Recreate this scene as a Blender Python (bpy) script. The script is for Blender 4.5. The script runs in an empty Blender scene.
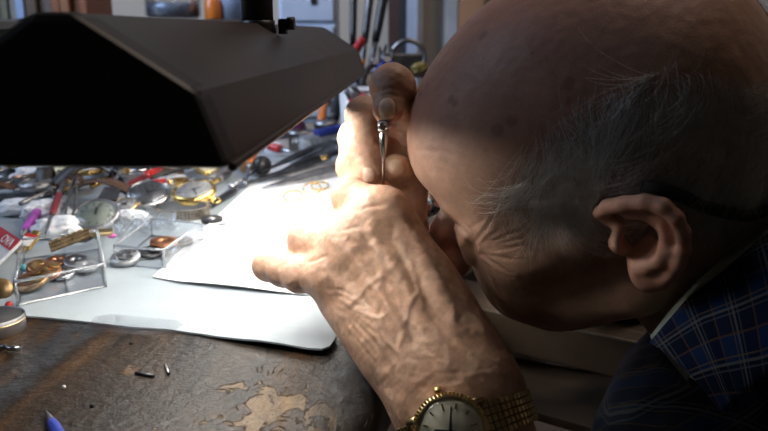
import bpy, bmesh, math, random
import numpy as np
from mathutils import Vector, Matrix, Euler
from mathutils.bvhtree import BVHTree
random.seed(7)
S = bpy.context.scene
COL = S.collection
PI = math.pi
# ---------------------------------------------------------------- camera
FPX = 750.0
PITCH = math.radians(13.7)
CAM = np.array([0.0, 0.0, 0.18])
CF = np.array([0.0, math.cos(PITCH), -math.sin(PITCH)])
CR = np.array([1.0, 0.0, 0.0])
CU = np.cross(CR, CF)
def ray(px, py): return CF + (px-384)/FPX*CR + (215.5-py)/FPX*CU
def at(px, py, d): return CAM + d*ray(px, py)
def on(px, py, z=0.0):
    r = ray(px, py); return CAM + (z-CAM[2])/r[2]*r
def proj(P):
    v = P-CAM; d = v@CF
    return np.stack([384+FPX*(v@CR)/d, 215.5-FPX*(v@CU)/d], -1), d
cd = bpy.data.cameras.new('camera'); cam = bpy.data.objects.new('camera', cd); COL.objects.link(cam)
cam.location = CAM; cam.rotation_euler = (PI/2-PITCH, 0, 0)
cd.sensor_width = 36; cd.lens = FPX/768*36; cd.clip_start = 0.01
cd.dof.use_dof = True; cd.dof.focus_distance = 0.425; cd.dof.aperture_fstop = 12.0
S.camera = cam
S.view_settings.view_transform = 'Standard'; S.view_settings.look = 'None'
S.view_settings.gamma = 1; S.view_settings.exposure = 0.0; S.view_settings.use_curve_mapping = False

# ---------------------------------------------------------------- object helpers
def tag(o, label, cat, group=None):
    o['label'] = label; o['category'] = cat
    if group: o['group'] = group
    return o
def thing(name, label, cat, loc=(0,0,0), rot=(0,0,0), group=None):
    o = bpy.data.objects.new(name, None); COL.objects.link(o)
    o.empty_display_size = 0.01
    o.location = Vector([float(c) for c in loc])
    o.rotation_euler = rot if isinstance(rot, Euler) else Euler(rot)
    return tag(o, label, cat, group)
class MB:
    def __init__(s): s.v = []; s.f = []; s.sm = []
    def add(s, vs, fs, smooth=True, M=None):
        b = len(s.v)
        for p in vs:
            p = Vector([float(c) for c in p])
            s.v.append(M @ p if M is not None else p)
        for f in fs: s.f.append(tuple(i+b for i in f)); s.sm.append(smooth)
        return s
    def box(s, c, sz, M=None, bev=0.0):
        x, y, z = [a/2 for a in sz]; cx, cy, cz = c
        if bev <= 0:
            vs = [(cx+i*x, cy+j*y, cz+k*z) for i in (-1,1) for j in (-1,1) for k in (-1,1)]
            return s.add(vs, [(0,1,3,2),(4,6,7,5),(0,4,5,1),(2,3,7,6),(0,2,6,4),(1,5,7,3)], False, M)
        bm = bmesh.new(); bmesh.ops.create_cube(bm, size=1)
        bmesh.ops.scale(bm, vec=sz, verts=bm.verts)
        bmesh.ops.bevel(bm, geom=list(bm.edges), offset=min(bev, min(sz)*.45), segments=2, affect='EDGES', profile=.5)
        bmesh.ops.translate(bm, vec=c, verts=bm.verts)
        bm.verts.index_update()
        s.add([v.co.copy() for v in bm.verts], [[v.index for v in f.verts] for f in bm.faces], False, M); bm.free()
        return s
    def tube(s, path, r, n=10, caps=True, M=None, flat=1.0):
        P = [Vector([float(c) for c in p]) for p in path]
        R = list(r) if hasattr(r, '__len__') else [r]*len(P)
        vs = []; fs = []; up = None
        for i, p in enumerate(P):
            t = (P[min(i+1, len(P)-1)]-P[max(i-1, 0)])
            if t.length < 1e-9: t = Vector((0,0,1))
            t.normalize()
            if up is None:
                up = t.orthogonal().normalized() if abs(t.z) > .9 else (Vector((0,0,1))-t*t.z).normalized()
            else:
                up = (up-t*up.dot(t)); up = up.normalized() if up.length > 1e-6 else t.orthogonal().normalized()
            sd = t.cross(up)
            for k in range(n):
                a = 2*PI*k/n
                vs.append(p+(sd*math.cos(a)+up*math.sin(a)*flat)*R[i])
        for i in range(len(P)-1):
            for k in range(n):
                k2 = (k+1) % n
                fs.append((i*n+k, i*n+k2, (i+1)*n+k2, (i+1)*n+k))
        s.add(vs, fs, n > 6, M)
        if caps:
            b = len(s.v)-len(vs)
            s.f.append(tuple(b+k for k in range(n))[::-1]); s.sm.append(False)
            s.f.append(tuple(b+(len(P)-1)*n+k for k in range(n))); s.sm.append(False)
        return s
    def lathe(s, prof, n=32, M=None, sx=1.0, sy=1.0, hard=False):
        vs = []; fs = []
        for r, z in prof:
            for k in range(n):
                a = 2*PI*k/n; vs.append((r*math.cos(a)*sx, r*math.sin(a)*sy, z))
        for i in range(len(prof)-1):
            for k in range(n):
                k2 = (k+1) % n; fs.append((i*n+k, i*n+k2, (i+1)*n+k2, (i+1)*n+k))
        b = len(s.v); s.add(vs, fs, not hard, M)
        closed = tuple(prof[0]) == tuple(prof[-1])
        if prof[0][0] > 0 and not closed: s.f.append(tuple(b+k for k in range(n))[::-1]); s.sm.append(False)
        if prof[-1][0] > 0 and not closed: s.f.append(tuple(b+(len(prof)-1)*n+k for k in range(n))); s.sm.append(False)
        return s
    def ring(s, R, r, n=36, m=8, M=None, sx=1.0, sy=1.0, flat=1.0):
        vs = []; fs = []
        for i in range(n):
            a = 2*PI*i/n
            for j in range(m):
                b = 2*PI*j/m; q = R+r*math.cos(b)
                vs.append((q*math.cos(a)*sx, q*math.sin(a)*sy, r*math.sin(b)*flat))
        for i in range(n):
            for j in range(m):
                fs.append((i*m+j, ((i+1)%n)*m+j, ((i+1)%n)*m+(j+1)%m, i*m+(j+1)%m))
        return s.add(vs, fs, True, M)
    def sphere(s, c, r, n=14, M=None, sc=(1,1,1)):
        vs = []; fs = []; h = n//2
        for i in range(h+1):
            t = PI*i/h
            for k in range(n):
                a = 2*PI*k/n
                vs.append((c[0]+r*sc[0]*math.sin(t)*math.cos(a), c[1]+r*sc[1]*math.sin(t)*math.sin(a), c[2]+r*sc[2]*math.cos(t)))
        for i in range(h):
            for k in range(n): fs.append((i*n+k, (i+1)*n+k, (i+1)*n+(k+1)%n, i*n+(k+1)%n))
        return s.add(vs, fs, True, M)
    def prism(s, poly, z0, z1, M=None):
        n = len(poly); vs = [(x, y, z0) for x, y in poly]+[(x, y, z1) for x, y in poly]
        fs = [tuple(range(n))[::-1], tuple(range(n, 2*n))]+[(k, (k+1)%n, n+(k+1)%n, n+k) for k in range(n)]
        return s.add(vs, fs, False, M)
    def build(s, name, m, parent=None, bevel=0, subsurf=0):
        me = bpy.data.meshes.new(name)
        me.from_pydata([tuple(v) for v in s.v], [], s.f)
        me.polygons.foreach_set('use_smooth', s.sm)
        bm = bmesh.new(); bm.from_mesh(me); bmesh.ops.remove_doubles(bm, verts=bm.verts, dist=1e-6)
        bmesh.ops.recalc_face_normals(bm, faces=bm.faces); bm.to_mesh(me); bm.free(); me.update()
        o = bpy.data.objects.new(name, me); COL.objects.link(o); me.materials.append(m)
        if parent is not None: o.parent = parent
        if bevel:
            b = o.modifiers.new('b', 'BEVEL'); b.width = bevel; b.segments = 2; b.limit_method = 'ANGLE'
        if subsurf:
            b = o.modifiers.new('s', 'SUBSURF'); b.levels = subsurf; b.render_levels = subsurf
        return o
def T(x=0, y=0, z=0): return Matrix.Translation((float(x), float(y), float(z)))
def R_(a, ax): return Matrix.Rotation(a, 4, ax)
def dup(root, loc=None, rot=None, label=None):
    r = root.copy(); COL.objects.link(r)
    if loc is not None: r.location = Vector([float(c) for c in loc])
    if rot is not None: r.rotation_euler = rot
    if label: r['label'] = label
    for ch in list(root.children):
        c = ch.copy(); COL.objects.link(c); c.parent = r
        for g in list(ch.children):
            d = g.copy(); COL.objects.link(d); d.parent = c
    return r

# ---------------------------------------------------------------- materials
def nt(name):
    m = bpy.data.materials.new(name); m.use_nodes = True
    return m, m.node_tree.nodes, m.node_tree.links, m.node_tree.nodes['Principled BSDF']
def pm(name, c, c2=None, scale=40, rough=.5, metal=0.0, bump=0.0, bscale=None, spec=.5, coat=0, rv=0.0, detail=5):
    m, N, L, B = nt(name)
    B.inputs['Roughness'].default_value = rough; B.inputs['Metallic'].default_value = metal
    B.inputs['Specular IOR Level'].default_value = spec; B.inputs['Coat Weight'].default_value = coat
    c2 = c2 or tuple(x*.75 for x in c)
    tc = N.new('ShaderNodeTexCoord'); no = N.new('ShaderNodeTexNoise'); no.inputs['Scale'].default_value = scale
    no.inputs['Detail'].default_value = detail
    L.new(tc.outputs['Object'], no.inputs['Vector'])
    r = N.new('ShaderNodeValToRGB'); r.color_ramp.elements[0].color = (*c2, 1); r.color_ramp.elements[1].color = (*c, 1)
    r.color_ramp.elements[0].position = .35; r.color_ramp.elements[1].position = .65
    L.new(no.outputs['Fac'], r.inputs['Fac']); L.new(r.outputs['Color'], B.inputs['Base Color'])
    if rv:
        mr = N.new('ShaderNodeMapRange'); mr.inputs['To Min'].default_value = max(0, rough-rv); mr.inputs['To Max'].default_value = min(1, rough+rv)
        L.new(no.outputs['Fac'], mr.inputs['Value']); L.new(mr.outputs['Result'], B.inputs['Roughness'])
    if bump:
        n2 = N.new('ShaderNodeTexNoise'); n2.inputs['Scale'].default_value = bscale or scale*4
        L.new(tc.outputs['Object'], n2.inputs['Vector'])
        b = N.new('ShaderNodeBump'); b.inputs['Strength'].default_value = bump; b.inputs['Distance'].default_value = .002
        L.new(n2.outputs['Fac'], b.inputs['Height']); L.new(b.outputs['Normal'], B.inputs['Normal'])
    return m
def emit(name, c, s):
    m, N, L, B = nt(name)
    B.inputs['Base Color'].default_value = (*c, 1); B.inputs['Emission Color'].default_value = (*c, 1); B.inputs['Emission Strength'].default_value = s
    return m
def clear(name, tint=(.95,.97,1), gl=.12, rough=.06, haze=0.0):
    m, N, L, B = nt(name); N.remove(B)
    out = N['Material Output']
    tr = N.new('ShaderNodeBsdfTransparent'); tr.inputs['Color'].default_value = (*tint, 1)
    g = N.new('ShaderNodeBsdfGlossy'); g.inputs['Roughness'].default_value = rough
    lw = N.new('ShaderNodeLayerWeight'); lw.inputs['Blend'].default_value = .35
    mr = N.new('ShaderNodeMapRange'); mr.inputs['To Min'].default_value = gl*.5; mr.inputs['To Max'].default_value = min(1, gl*4)
    L.new(lw.outputs['Fresnel'], mr.inputs['Value'])
    mx = N.new('ShaderNodeMixShader'); L.new(mr.outputs['Result'], mx.inputs['Fac'])
    L.new(tr.outputs[0], mx.inputs[1]); L.new(g.outputs[0], mx.inputs[2])
    fin = mx
    if haze:
        df = N.new('ShaderNodeBsdfDiffuse'); df.inputs['Color'].default_value = (.8,.84,.9,1)
        m2 = N.new('ShaderNodeMixShader'); m2.inputs['Fac'].default_value = haze
        L.new(mx.outputs[0], m2.inputs[1]); L.new(df.outputs[0], m2.inputs[2]); fin = m2
    L.new(fin.outputs[0], out.inputs['Surface'])
    return m
M = {}
M['steel'] = pm('steel', (.62,.63,.65), (.42,.43,.45), 60, .25, 1, rv=.12)
M['dull_steel'] = pm('dull_steel', (.38,.38,.4), (.2,.2,.21), 50, .4, 1, rv=.12)
M['dark_steel'] = pm('dark_steel', (.12,.12,.13), (.06,.06,.065), 50, .4, .9)
M['gold'] = pm('gold', (.95,.66,.24), (.8,.5,.16), 60, .25, 1, rv=.1)
M['pale_gold'] = pm('pale_gold', (.75,.58,.32), (.5,.38,.2), 90, .32, 1, rv=.12)
M['brass'] = pm('brass', (.6,.42,.16), (.32,.21,.08), 90, .35, 1, rv=.1)
M['copper'] = pm('copper', (.62,.3,.16), (.35,.15,.08), 90, .4, 1)
M['bronze'] = pm('bronze', (.36,.24,.12), (.18,.11,.05), 120, .4, .9)
M['black'] = pm('black_plastic', (.018,.018,.02), (.01,.01,.012), 40, .4)
M['rubber'] = pm('rubber', (.03,.03,.033), (.02,.02,.022), 60, .7)
M['red'] = pm('red_plastic', (.55,.03,.03), (.42,.02,.02), 30, .35)
M['dark_red'] = pm('dark_red', (.25,.02,.03), (.15,.015,.02), 30, .35)
M['orange'] = pm('orange_plastic', (.75,.22,.03), (.6,.16,.02), 30, .35)
M['blue'] = pm('blue_plastic', (.03,.06,.4), (.02,.04,.28), 30, .35)
M['purple'] = pm('purple_plastic', (.45,.1,.5), (.34,.07,.4), 30, .35)
M['pink'] = pm('pink', (.75,.15,.5), None, 30, .4)
M['yellow'] = pm('yellow', (.28,.21,.06), None, 30, .4)
M['white_plastic'] = pm('white_plastic', (.75,.76,.78), (.68,.69,.72), 20, .4)
M['grey_plastic'] = pm('grey_plastic', (.35,.36,.38), (.28,.29,.3), 20, .45)
M['cotton'] = pm('cotton', (.85,.87,.9), (.75,.78,.82), 60, .95, bump=.8, bscale=300)
M['card'] = pm('white_card', (.78,.8,.83), (.72,.74,.78), 15, .8)
M['redcard'] = pm('red_card', (.6,.03,.04), (.52,.02,.03), 15, .6)
M['leather'] = pm('brown_leather', (.13,.06,.03), (.07,.035,.02), 120, .55, bump=.3, bscale=600)
M['black_leather'] = pm('black_leather', (.03,.028,.03), (.018,.016,.018), 120, .5, bump=.3, bscale=600)
M['wood'] = pm('tool_wood', (.42,.25,.12), (.26,.14,.06), 30, .5)
M['dial_green'] = pm('pale_green_dial', (.68,.75,.62), (.6,.68,.56), 80, .5)
M['dial_white'] = pm('white_dial', (.8,.8,.78), (.74,.74,.72), 80, .5)
M['dial_cream'] = pm('cream_dial', (.88,.83,.6), (.82,.76,.54), 80, .45)
M['dial_dark'] = pm('dark_dial', (.06,.065,.08), None, 80, .4)
M['dial_grey'] = pm('grey_dial', (.42,.44,.46), (.3,.31,.33), 200, .35, .5)
M['clear'] = clear('clear_plastic', (.985,.99,1), .05)
M['clear_edge'] = clear('clear_plastic_edge', (.9,.94,.97), .2, .1, .15)
M['bag'] = clear('clear_film', (.97,.98,.99), .10, .12, .06)
M['glass'] = clear('watch_crystal', (.97,.98,1), .14, .03)
M['loupeglass'] = clear('loupe_lens', (.85,.9,.95), .35, .03)

# workbench wood: dark varnish worn through to bare tan wood
def bench_mat():
    m, N, L, B = nt('worn_bench_wood')
    tc = N.new('ShaderNodeTexCoord')
    def noise(sc, det=6, rot=0, stretch=(1,1,1), dist=0):
        mp = N.new('ShaderNodeMapping'); mp.inputs['Scale'].default_value = stretch; mp.inputs['Rotation'].default_value = (0,0,rot)
        L.new(tc.outputs['Object'], mp.inputs['Vector'])
        n = N.new('ShaderNodeTexNoise'); n.inputs['Scale'].default_value = sc; n.inputs['Detail'].default_value = det
        n.inputs['Distortion'].default_value = dist; n.inputs['Roughness'].default_value = .62
        L.new(mp.outputs[0], n.inputs['Vector']); return n
    def ramp(src, els):
        r = N.new('ShaderNodeValToRGB'); e = r.color_ramp.elements
        e[0].position, e[0].color = els[0][0], (*els[0][1], 1); e[1].position, e[1].color = els[-1][0], (*els[-1][1], 1)
        for p, c in els[1:-1]:
            q = e.new(p); q.color = (*c, 1)
        L.new(src, r.inputs['Fac']); return r
    def mix(fac, a, b):
        x = N.new('ShaderNodeMix'); x.data_type = 'RGBA'
        L.new(fac, x.inputs[0]); L.new(a, x.inputs[6]); L.new(b, x.inputs[7]); return x.outputs[2]
    grain = noise(26, 8, 0, (1,.16,1), 1.2)
    base = ramp(grain.outputs['Fac'], [(.34,(.005,.0035,.0025)),(.52,(.024,.013,.006)),(.68,(.10,.045,.014))])
    n2 = noise(13, 9, .2, (1,.5,1), .6)
    grey = ramp(noise(70, 6).outputs['Fac'], [(.3,(.010,.011,.013)),(.7,(.060,.066,.076))])
    f1 = ramp(n2.outputs['Fac'], [(.52,(0,0,0)),(.62,(.8,.8,.8))])
    c = mix(f1.outputs['Color'], base.outputs['Color'], grey.outputs['Color'])
    # bare patches near the front right corner, where forearms rub
    sx = N.new('ShaderNodeSeparateXYZ'); L.new(tc.outputs['Object'], sx.inputs[0])
    d = N.new('ShaderNodeVectorMath'); d.operation = 'DISTANCE'; d.inputs[1].default_value = (-.050+.45,.333-.75,.8); L.new(tc.outputs['Object'], d.inputs[0])
    mr = N.new('ShaderNodeMapRange'); mr.inputs['From Min'].default_value = .085; mr.inputs['From Max'].default_value = .01
    mr.inputs['To Min'].default_value = -.24; mr.inputs['To Max'].default_value = .06; L.new(d.outputs['Value'], mr.inputs['Value'])
    n3 = noise(70, 9, .4, (1,.55,1), .8)
    ad = N.new('ShaderNodeMath'); ad.operation = 'ADD'; L.new(n3.outputs['Fac'], ad.inputs[0]); L.new(mr.outputs[0], ad.inputs[1])
    f2 = ramp(ad.outputs[0], [(.515,(0,0,0)),(.54,(1,1,1))])
    tan = ramp(noise(120, 6, 0, (1,.2,1)).outputs['Fac'], [(.3,(.07,.043,.018)),(.7,(.20,.125,.055))])
    c = mix(f2.outputs['Color'], c, tan.outputs['Color'])
    n5 = noise(30, 8, -.3, (1,.5,1), 1.0)
    f3 = ramp(n5.outputs['Fac'], [(.60,(0,0,0)),(.66,(.8,.8,.8))])
    c = mix(f3.outputs['Color'], c, ramp(noise(90, 6).outputs['Fac'], [(.3,(.05,.026,.01)),(.7,(.15,.08,.03))]).outputs['Color'])
    me_ = N.new('ShaderNodeMapRange'); me_.inputs['From Min'].default_value = .405; me_.inputs['From Max'].default_value = .432
    L.new(sx.outputs[0], me_.inputs['Value'])
    mm_ = N.new('ShaderNodeMath'); mm_.operation = 'MULTIPLY'; L.new(me_.outputs[0], mm_.inputs[0])
    L.new(ramp(noise(38, 8, 0, (1,.4,1)).outputs['Fac'], [(.38,(.25,.25,.25)),(.55,(1,1,1))]).outputs['Color'], mm_.inputs[1])
    c = mix(mm_.outputs[0], c, ramp(noise(110, 8, 0, (1,.35,1)).outputs['Fac'], [(.3,(.012,.013,.015)),(.7,(.13,.135,.14))]).outputs['Color'])
    L.new(c, B.inputs['Base Color'])
    rr = ramp(n2.outputs['Fac'], [(.3,(.5,.5,.5)),(.6,(.3,.3,.3))]); L.new(rr.outputs['Color'], B.inputs['Roughness'])
    B.inputs['Specular IOR Level'].default_value = .38
    su = N.new('ShaderNodeMath'); su.operation = 'SUBTRACT'; L.new(noise(150, 8).outputs['Fac'], su.inputs[0]); L.new(f2.outputs['Color'], su.inputs[1])
    b = N.new('ShaderNodeBump'); b.inputs['Strength'].default_value = .8; b.inputs['Distance'].default_value = .002
    L.new(su.outputs[0], b.inputs['Height']); L.new(b.outputs['Normal'], B.inputs['Normal'])
    return m
M['bench'] = bench_mat()
M['drawer'] = pm('drawer_wood', (.06,.04,.024), (.034,.021,.012), 18, .55, bump=.3)
M['lamp'] = pm('lamp_brown_enamel', (.062,.040,.030), (.020,.014,.012), 14, .42, bump=.06, bscale=500, rv=.1, detail=8)
M['lampcap'] = pm('lamp_dark_cap', (.016,.015,.018), (.011,.0105,.012), 12, .5)
M['lampin'] = pm('lamp_reflector_white', (.85,.85,.83), (.8,.8,.78), 10, .4)
M['paper'] = pm('white_paper', (.86,.87,.88), (.83,.84,.85), 12, .85, bump=.05)
M['sheet'] = pm('grey_white_card_sheet', (.37,.415,.445), (.29,.335,.365), 9, .75, bump=.12, bscale=60, detail=8)
M['wall'] = pm('tan_wall', (.52,.45,.38), (.46,.40,.33), 3, .9, bump=.1)
M['floor'] = pm('floor_boards', (.12,.085,.06), (.07,.05,.035), 8, .6)
M['ceil'] = pm('ceiling_paint', (.4,.38,.36), None, 5, .9)

# ---------------------------------------------------------------- room shell
def slab(name, c, sz, m):
    o = MB().box(c, sz).build(name, m); o['kind'] = 'structure'; return o
slab('floor', (.0, .6, -.83), (3.6, 4.4, .06), M['floor'])
slab('wall_back', (.0, 2.35, .45), (3.6, .1, 2.5), M['wall'])
slab('wall_right', (1.75, .1, .45), (.1, 4.4, 2.5), M['wall'])
slab('ceiling', (.0, .1, 1.73), (3.6, 4.4, .06), M['ceil'])

# ---------------------------------------------------------------- workbench
def bench():
    t = thing('workbench', 'dark worn wooden workbench with rounded edge and bare tan patches', 'workbench', (-.45,.75,-.8))
    # plan outline of the top in world xy: right edge follows the photo
    e0 = on(352, 431); e1 = on(381, 369)
    dx = (e1[0]-e0[0])/(e1[1]-e0[1])
    yn, yf = .14, 1.30
    xr = lambda y: e0[0]+(y-e0[1])*dx
    L0 = -1.05
    nx, ny = 2, 60
    prof = [(0,-.045),(.0,-.022),(-.0015,-.014),(-.005,-.0075),(-.011,-.0032),(-.019,-.0009),(-.028,0)]
    m = MB(); vs = []; fs = []
    rows = []
    for j in range(ny+1):
        y = yn+(yf-yn)*j/ny
        w = .0022*math.sin(y*37)+.0015*math.sin(y*91+1)      # worn wavy edge
        row = []
        for (ox, oz) in prof:
            row.append((xr(y)+ox+w*(1 if oz < -.003 else .6), y, oz))
        row.append((L0, y, 0)); row.append((L0, y, -.045))
        rows.append(row)
    k = len(rows[0])
    for r in rows: vs += r
    for j in range(ny):
        for i in range(k):
            i2 = (i+1) % k
            fs.append((j*k+i, j*k+i2, (j+1)*k+i2, (j+1)*k+i))
    fs.append(tuple(range(k))); fs.append(tuple(ny*k+i for i in range(k))[::-1])
    m.add(vs, fs, False, T(.45,-.75,.8))
    top = m.build('bench_top', M['bench'], t)
    for p in top.data.polygons: p.use_smooth = abs(p.normal.y) < .9
    ap = MB()
    ap.box((-.5, yf-.03, -.10), (.9,.02,.11)); ap.box((-.5, yn+.05, -.10), (.9,.02,.11)); ap.box((-1.0,.72,-.10), (.02,1.05,.11))
    ap.v = [v+Vector((.45,-.75,.8)) for v in ap.v]
    ap.build('apron', M['drawer'], t)
    for sx, sy in ((-1.0,.2),(-1.0,1.24),(-.1,.2),(-.08,1.24)):
        lg = MB().box((sx, sy, -.4225), (.06,.06,.755)); lg.v = [v+Vector((.45,-.75,.8)) for v in lg.v]
        lg.build('leg', M['drawer'], t)
    return t
bench()

# pulled-out drawer under the bench, seen between forearm and chest
def drawer():
    a = on(498, 326, -.10); b = on(612, 352, -.10)
    ctr = (a+b)/2; ang = math.atan2(b[1]-a[1], b[0]-a[0])
    t = thing('pulled_out_drawer', 'shallow wooden drawer pulled out below the bench beside the forearm', 'drawer', (ctr[0], ctr[1], -.16), (0,0,ang))
    MB().box((-.02,-.05,.082), (.24,.022,.036), bev=.002).build('front_board', M['drawer'], t)
    MB().box((-.02,.10,.004), (.24,.30,.008)).build('bottom_board', M['drawer'], t)
    for s in (-1, 1): MB().box((-.02+s*.115,.10,.04), (.012,.30,.08), bev=.001).build('side_board', M['drawer'], t)
    MB().box((-.02,-.018,.094), (.24,.045,.012), bev=.002).build('ledge', M['drawer'], t)
    MB().box((-.02,.25,.04), (.24,.012,.08)).build('back_board', M['drawer'], t)
    c = on(572, 322, -.10)
    k = thing('paper_pad', 'pale bluish pad of paper lying in the open drawer', 'paper', (c[0]+.012, c[1]+.05, -.150), (0,0,ang+.15))
    MB().box((0,0,.036), (.10,.10,.072), bev=.001).build('sheets', M['card'], k)
    MB().box((0,0,.0725), (.10,.10,.001)).build('cover', pm('pale_blue_cover', (.45,.52,.68), None, 10, .6), k)
drawer()

# ---------------------------------------------------------------- sheets on the bench
def sheet(name, poly, z, th, m, label, cat, curl=None):
    # poly: world xy corners; fine grid clipped by triangulating a subdivided ngon
    bm = bmesh.new()
    vs = [bm.verts.new((x, y, 0)) for x, y in poly]
    f = bm.faces.new(vs)
    bmesh.ops.triangulate(bm, faces=[f])
    for _ in range(4):
        bmesh.ops.subdivide_edges(bm, edges=[e for e in bm.edges if e.calc_length() > .02], cuts=1, use_grid_fill=True)
        bmesh.ops.triangulate(bm, faces=[g for g in bm.faces if len(g.verts) > 3])
    for v in bm.verts:
        v.co.z = z+(curl(v.co.x, v.co.y) if curl else 0)
    g = bmesh.ops.extrude_face_region(bm, geom=list(bm.faces))
    for e in g['geom']:
        if isinstance(e, bmesh.types.BMVert): e.co.z += th
    bmesh.ops.recalc_face_normals(bm, faces=bm.faces)
    me = bpy.data.meshes.new(name); bm.to_mesh(me); bm.free(); me.materials.append(m)
    o = bpy.data.objects.new(name, me); COL.objects.link(o)
    return tag(o, label, cat)
P2 = lambda px, py: tuple(on(px, py)[:2])
def smooth(a, b, x): t = min(1, max(0, (x-a)/(b-a))); return t*t*(3-2*t)
edge = [(15,317),(40,319),(80,323),(105,326),(130,329),(165,331),(200,336),(240,344),(280,351),(308,356),(322,357),(330,354),(337,343),(333,332),(322,314)]
poly1 = [P2(*p) for p in edge]+[(.0,.62),(.0,1.22),(-.95,1.22),(-.95,.55),(-.42,.47)]
sheet('card_sheet', poly1, .0004, .0012, M['sheet'], 'large grey-white card sheet with bent corner covering the workbench', 'sheet',
      lambda x, y: .0035*smooth(.44,.41,y)*smooth(-.12,-.06,x))
edge = [(153,280),(180,286),(220,291),(260,295),(300,298),(330,298)]
poly2 = [P2(*p) for p in edge]+[(-.03,.56),(-.012,.95),(-.075,.965),P2(250,187)]
sheet('white_paper', poly2, .0022, .0006, M['paper'], 'bright white sheet of paper under the lamp and left hand', 'paper',
      lambda x, y: .003*smooth(.55,.5,y)*(.5+.5*math.sin(x*40)))
# clear film pocket lying on the card sheet near its front edge
def film():
    q = [P2(84,334),(P2(96,321)),P2(110,319),P2(176,325),P2(184,330),P2(172,338),P2(150,341)]
    c = np.mean(q, axis=0)
    o = MB().prism([(x-c[0], y-c[1]) for x, y in q], 0, .0004).build('film_pocket', M['clear'])
    o.location = (c[0], c[1], .0034); tag(o, 'empty clear film pocket lying on the front of the card sheet', 'pocket')
film()

# ---------------------------------------------------------------- fluorescent bench lamp
def lamp():
    ld = ray(422, 32); ld[2] = 0; ld /= np.linalg.norm(ld)
    sd = np.array([ld[1], -ld[0], 0])           # to the right of the lamp
    near = at(232, 167, .245)
    def pl(px, py):                              # pixel onto the near cap plane
        r = ray(px, py); t = ((near-CAM)@ld)/(r@ld); P = CAM+t*r-near
        return (P@sd, P[2])
    a = pl(200, 91); b = pl(78, 13)
    hw = -(b[0])+.0065                             # half width: axis lies left of the ridge corner
    w = hw
    prof = [(0,0), a, b]
    full = prof+[(-2*w-q[0], q[1]) for q in prof[::-1]]
    LEN = .60
    ang = math.atan2(ld[1], ld[0])-PI/2
    t = thing('fluorescent_desk_lamp', 'brown metal fluorescent bench lamp with boxy trapezoid shade', 'lamp', (near[0], near[1], near[2]), (0,0,ang))
    n = len(full)
    m = MB()
    th = .0016
    # shell: outer and inner skins open below
    cx = -w; cz = .02
    def inset(q): return (cx+(q[0]-cx)*.965, q[1]*.955 if q[1] > 0 else 0)
    inn = [inset(q) for q in full]
    vs = []
    for y in (0.0, LEN):
        vs += [(x, y, z) for x, z in full]
    fs = [(i, i+1, n+i+1, n+i) for i in range(n-1)]
    m.add(vs, fs, False)
    # rolled lip along the lower long edges
    m.tube([(0,0,0),(0,LEN,0)], .0016, 8); m.tube([(-2*w,0,0),(-2*w,LEN,0)], .0016, 8)
    sh = m.build('shade', M['lamp'], t)
    sol = sh.modifiers.new('s', 'SOLIDIFY'); sol.thickness = .0012; sol.offset = -1
    bv = sh.modifiers.new('b', 'BEVEL'); bv.width = .004; bv.segments = 3; bv.limit_method = 'ANGLE'; bv.angle_limit = .3
    # moulded end caps
    for y0, y1 in ((-.006, .012), (LEN-.012, LEN+.006)):
        c = MB()
        o = [(cx+(x-cx)*1.004, z*1.006) for x, z in full]
        c.add([(x, y0, z) for x, z in o]+[(x, y1, z) for x, z in o], [tuple(range(n))[::-1], tuple(range(n, 2*n))]+[(k, (k+1)%n, n+(k+1)%n, n+k) for k in range(n)], False)
        c.build('end_cap', M['lampcap'], t, bevel=.003)
    r = MB()
    inn = [(cx+(x-cx)*.955, z*.93+.0005) for x, z in full]
    r.add([(x, .013, z) for x, z in inn]+[(x, LEN-.013, z) for x, z in inn], [(i, i+1, n+i+1, n+i) for i in range(n-1)], False)
    r.build('reflector', M['lampin'], t)
    for s in (-.55, .55):
        MB().tube([(cx+s*w, .088, .013),(cx+s*w, LEN-.018, .013)], .0075, 14).build('fluorescent_tube', M['tube' if s < 0 else 'tube_dim'], t)
        for yy in (.086, LEN-.022):
            MB().tube([(cx+s*w, yy, .013),(cx+s*w, yy+.006, .013)], .0085, 14).build('tube_holder', M['white_plastic'], t)
    # arm stem on the roof with clamp knob
    zt = b[1]
    yl = .275
    xs = b[0]+.002
    MB().tube([(xs-.004, yl, zt-.010),(xs-.004, yl, zt+.20)], .0105, 20).build('arm_stem', M['lampcap'], t)
    MB().lathe([(0,0),(.0125,0),(.0125,.003),(.0115,.005),(.0115,.008),(0,.008)], 24, T(xs-.004, yl, zt-.006)).build('stem_collar', M['black'], t)
    k = MB(); k.tube([(xs+.010, yl, zt),(xs+.020, yl, zt)], .0024, 10); k.tube([(xs+.016, yl, zt),(xs+.021, yl, zt)], .0042, 8)
    k.tube([(xs+.013, yl, zt-.007),(xs+.013, yl, zt+.003)], .003, 6)
    k.build('clamp_knob', M['black'], t)
TUBE = 20.5
M['tube_dim'] = emit('tube_glow_dim', (1,.96,.90), TUBE*.68)  # right tube, dimmed to even out the light on fingers and hand
M['tube'] = emit('tube_glow', (1,.97,.92), TUBE)
lamp()

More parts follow.
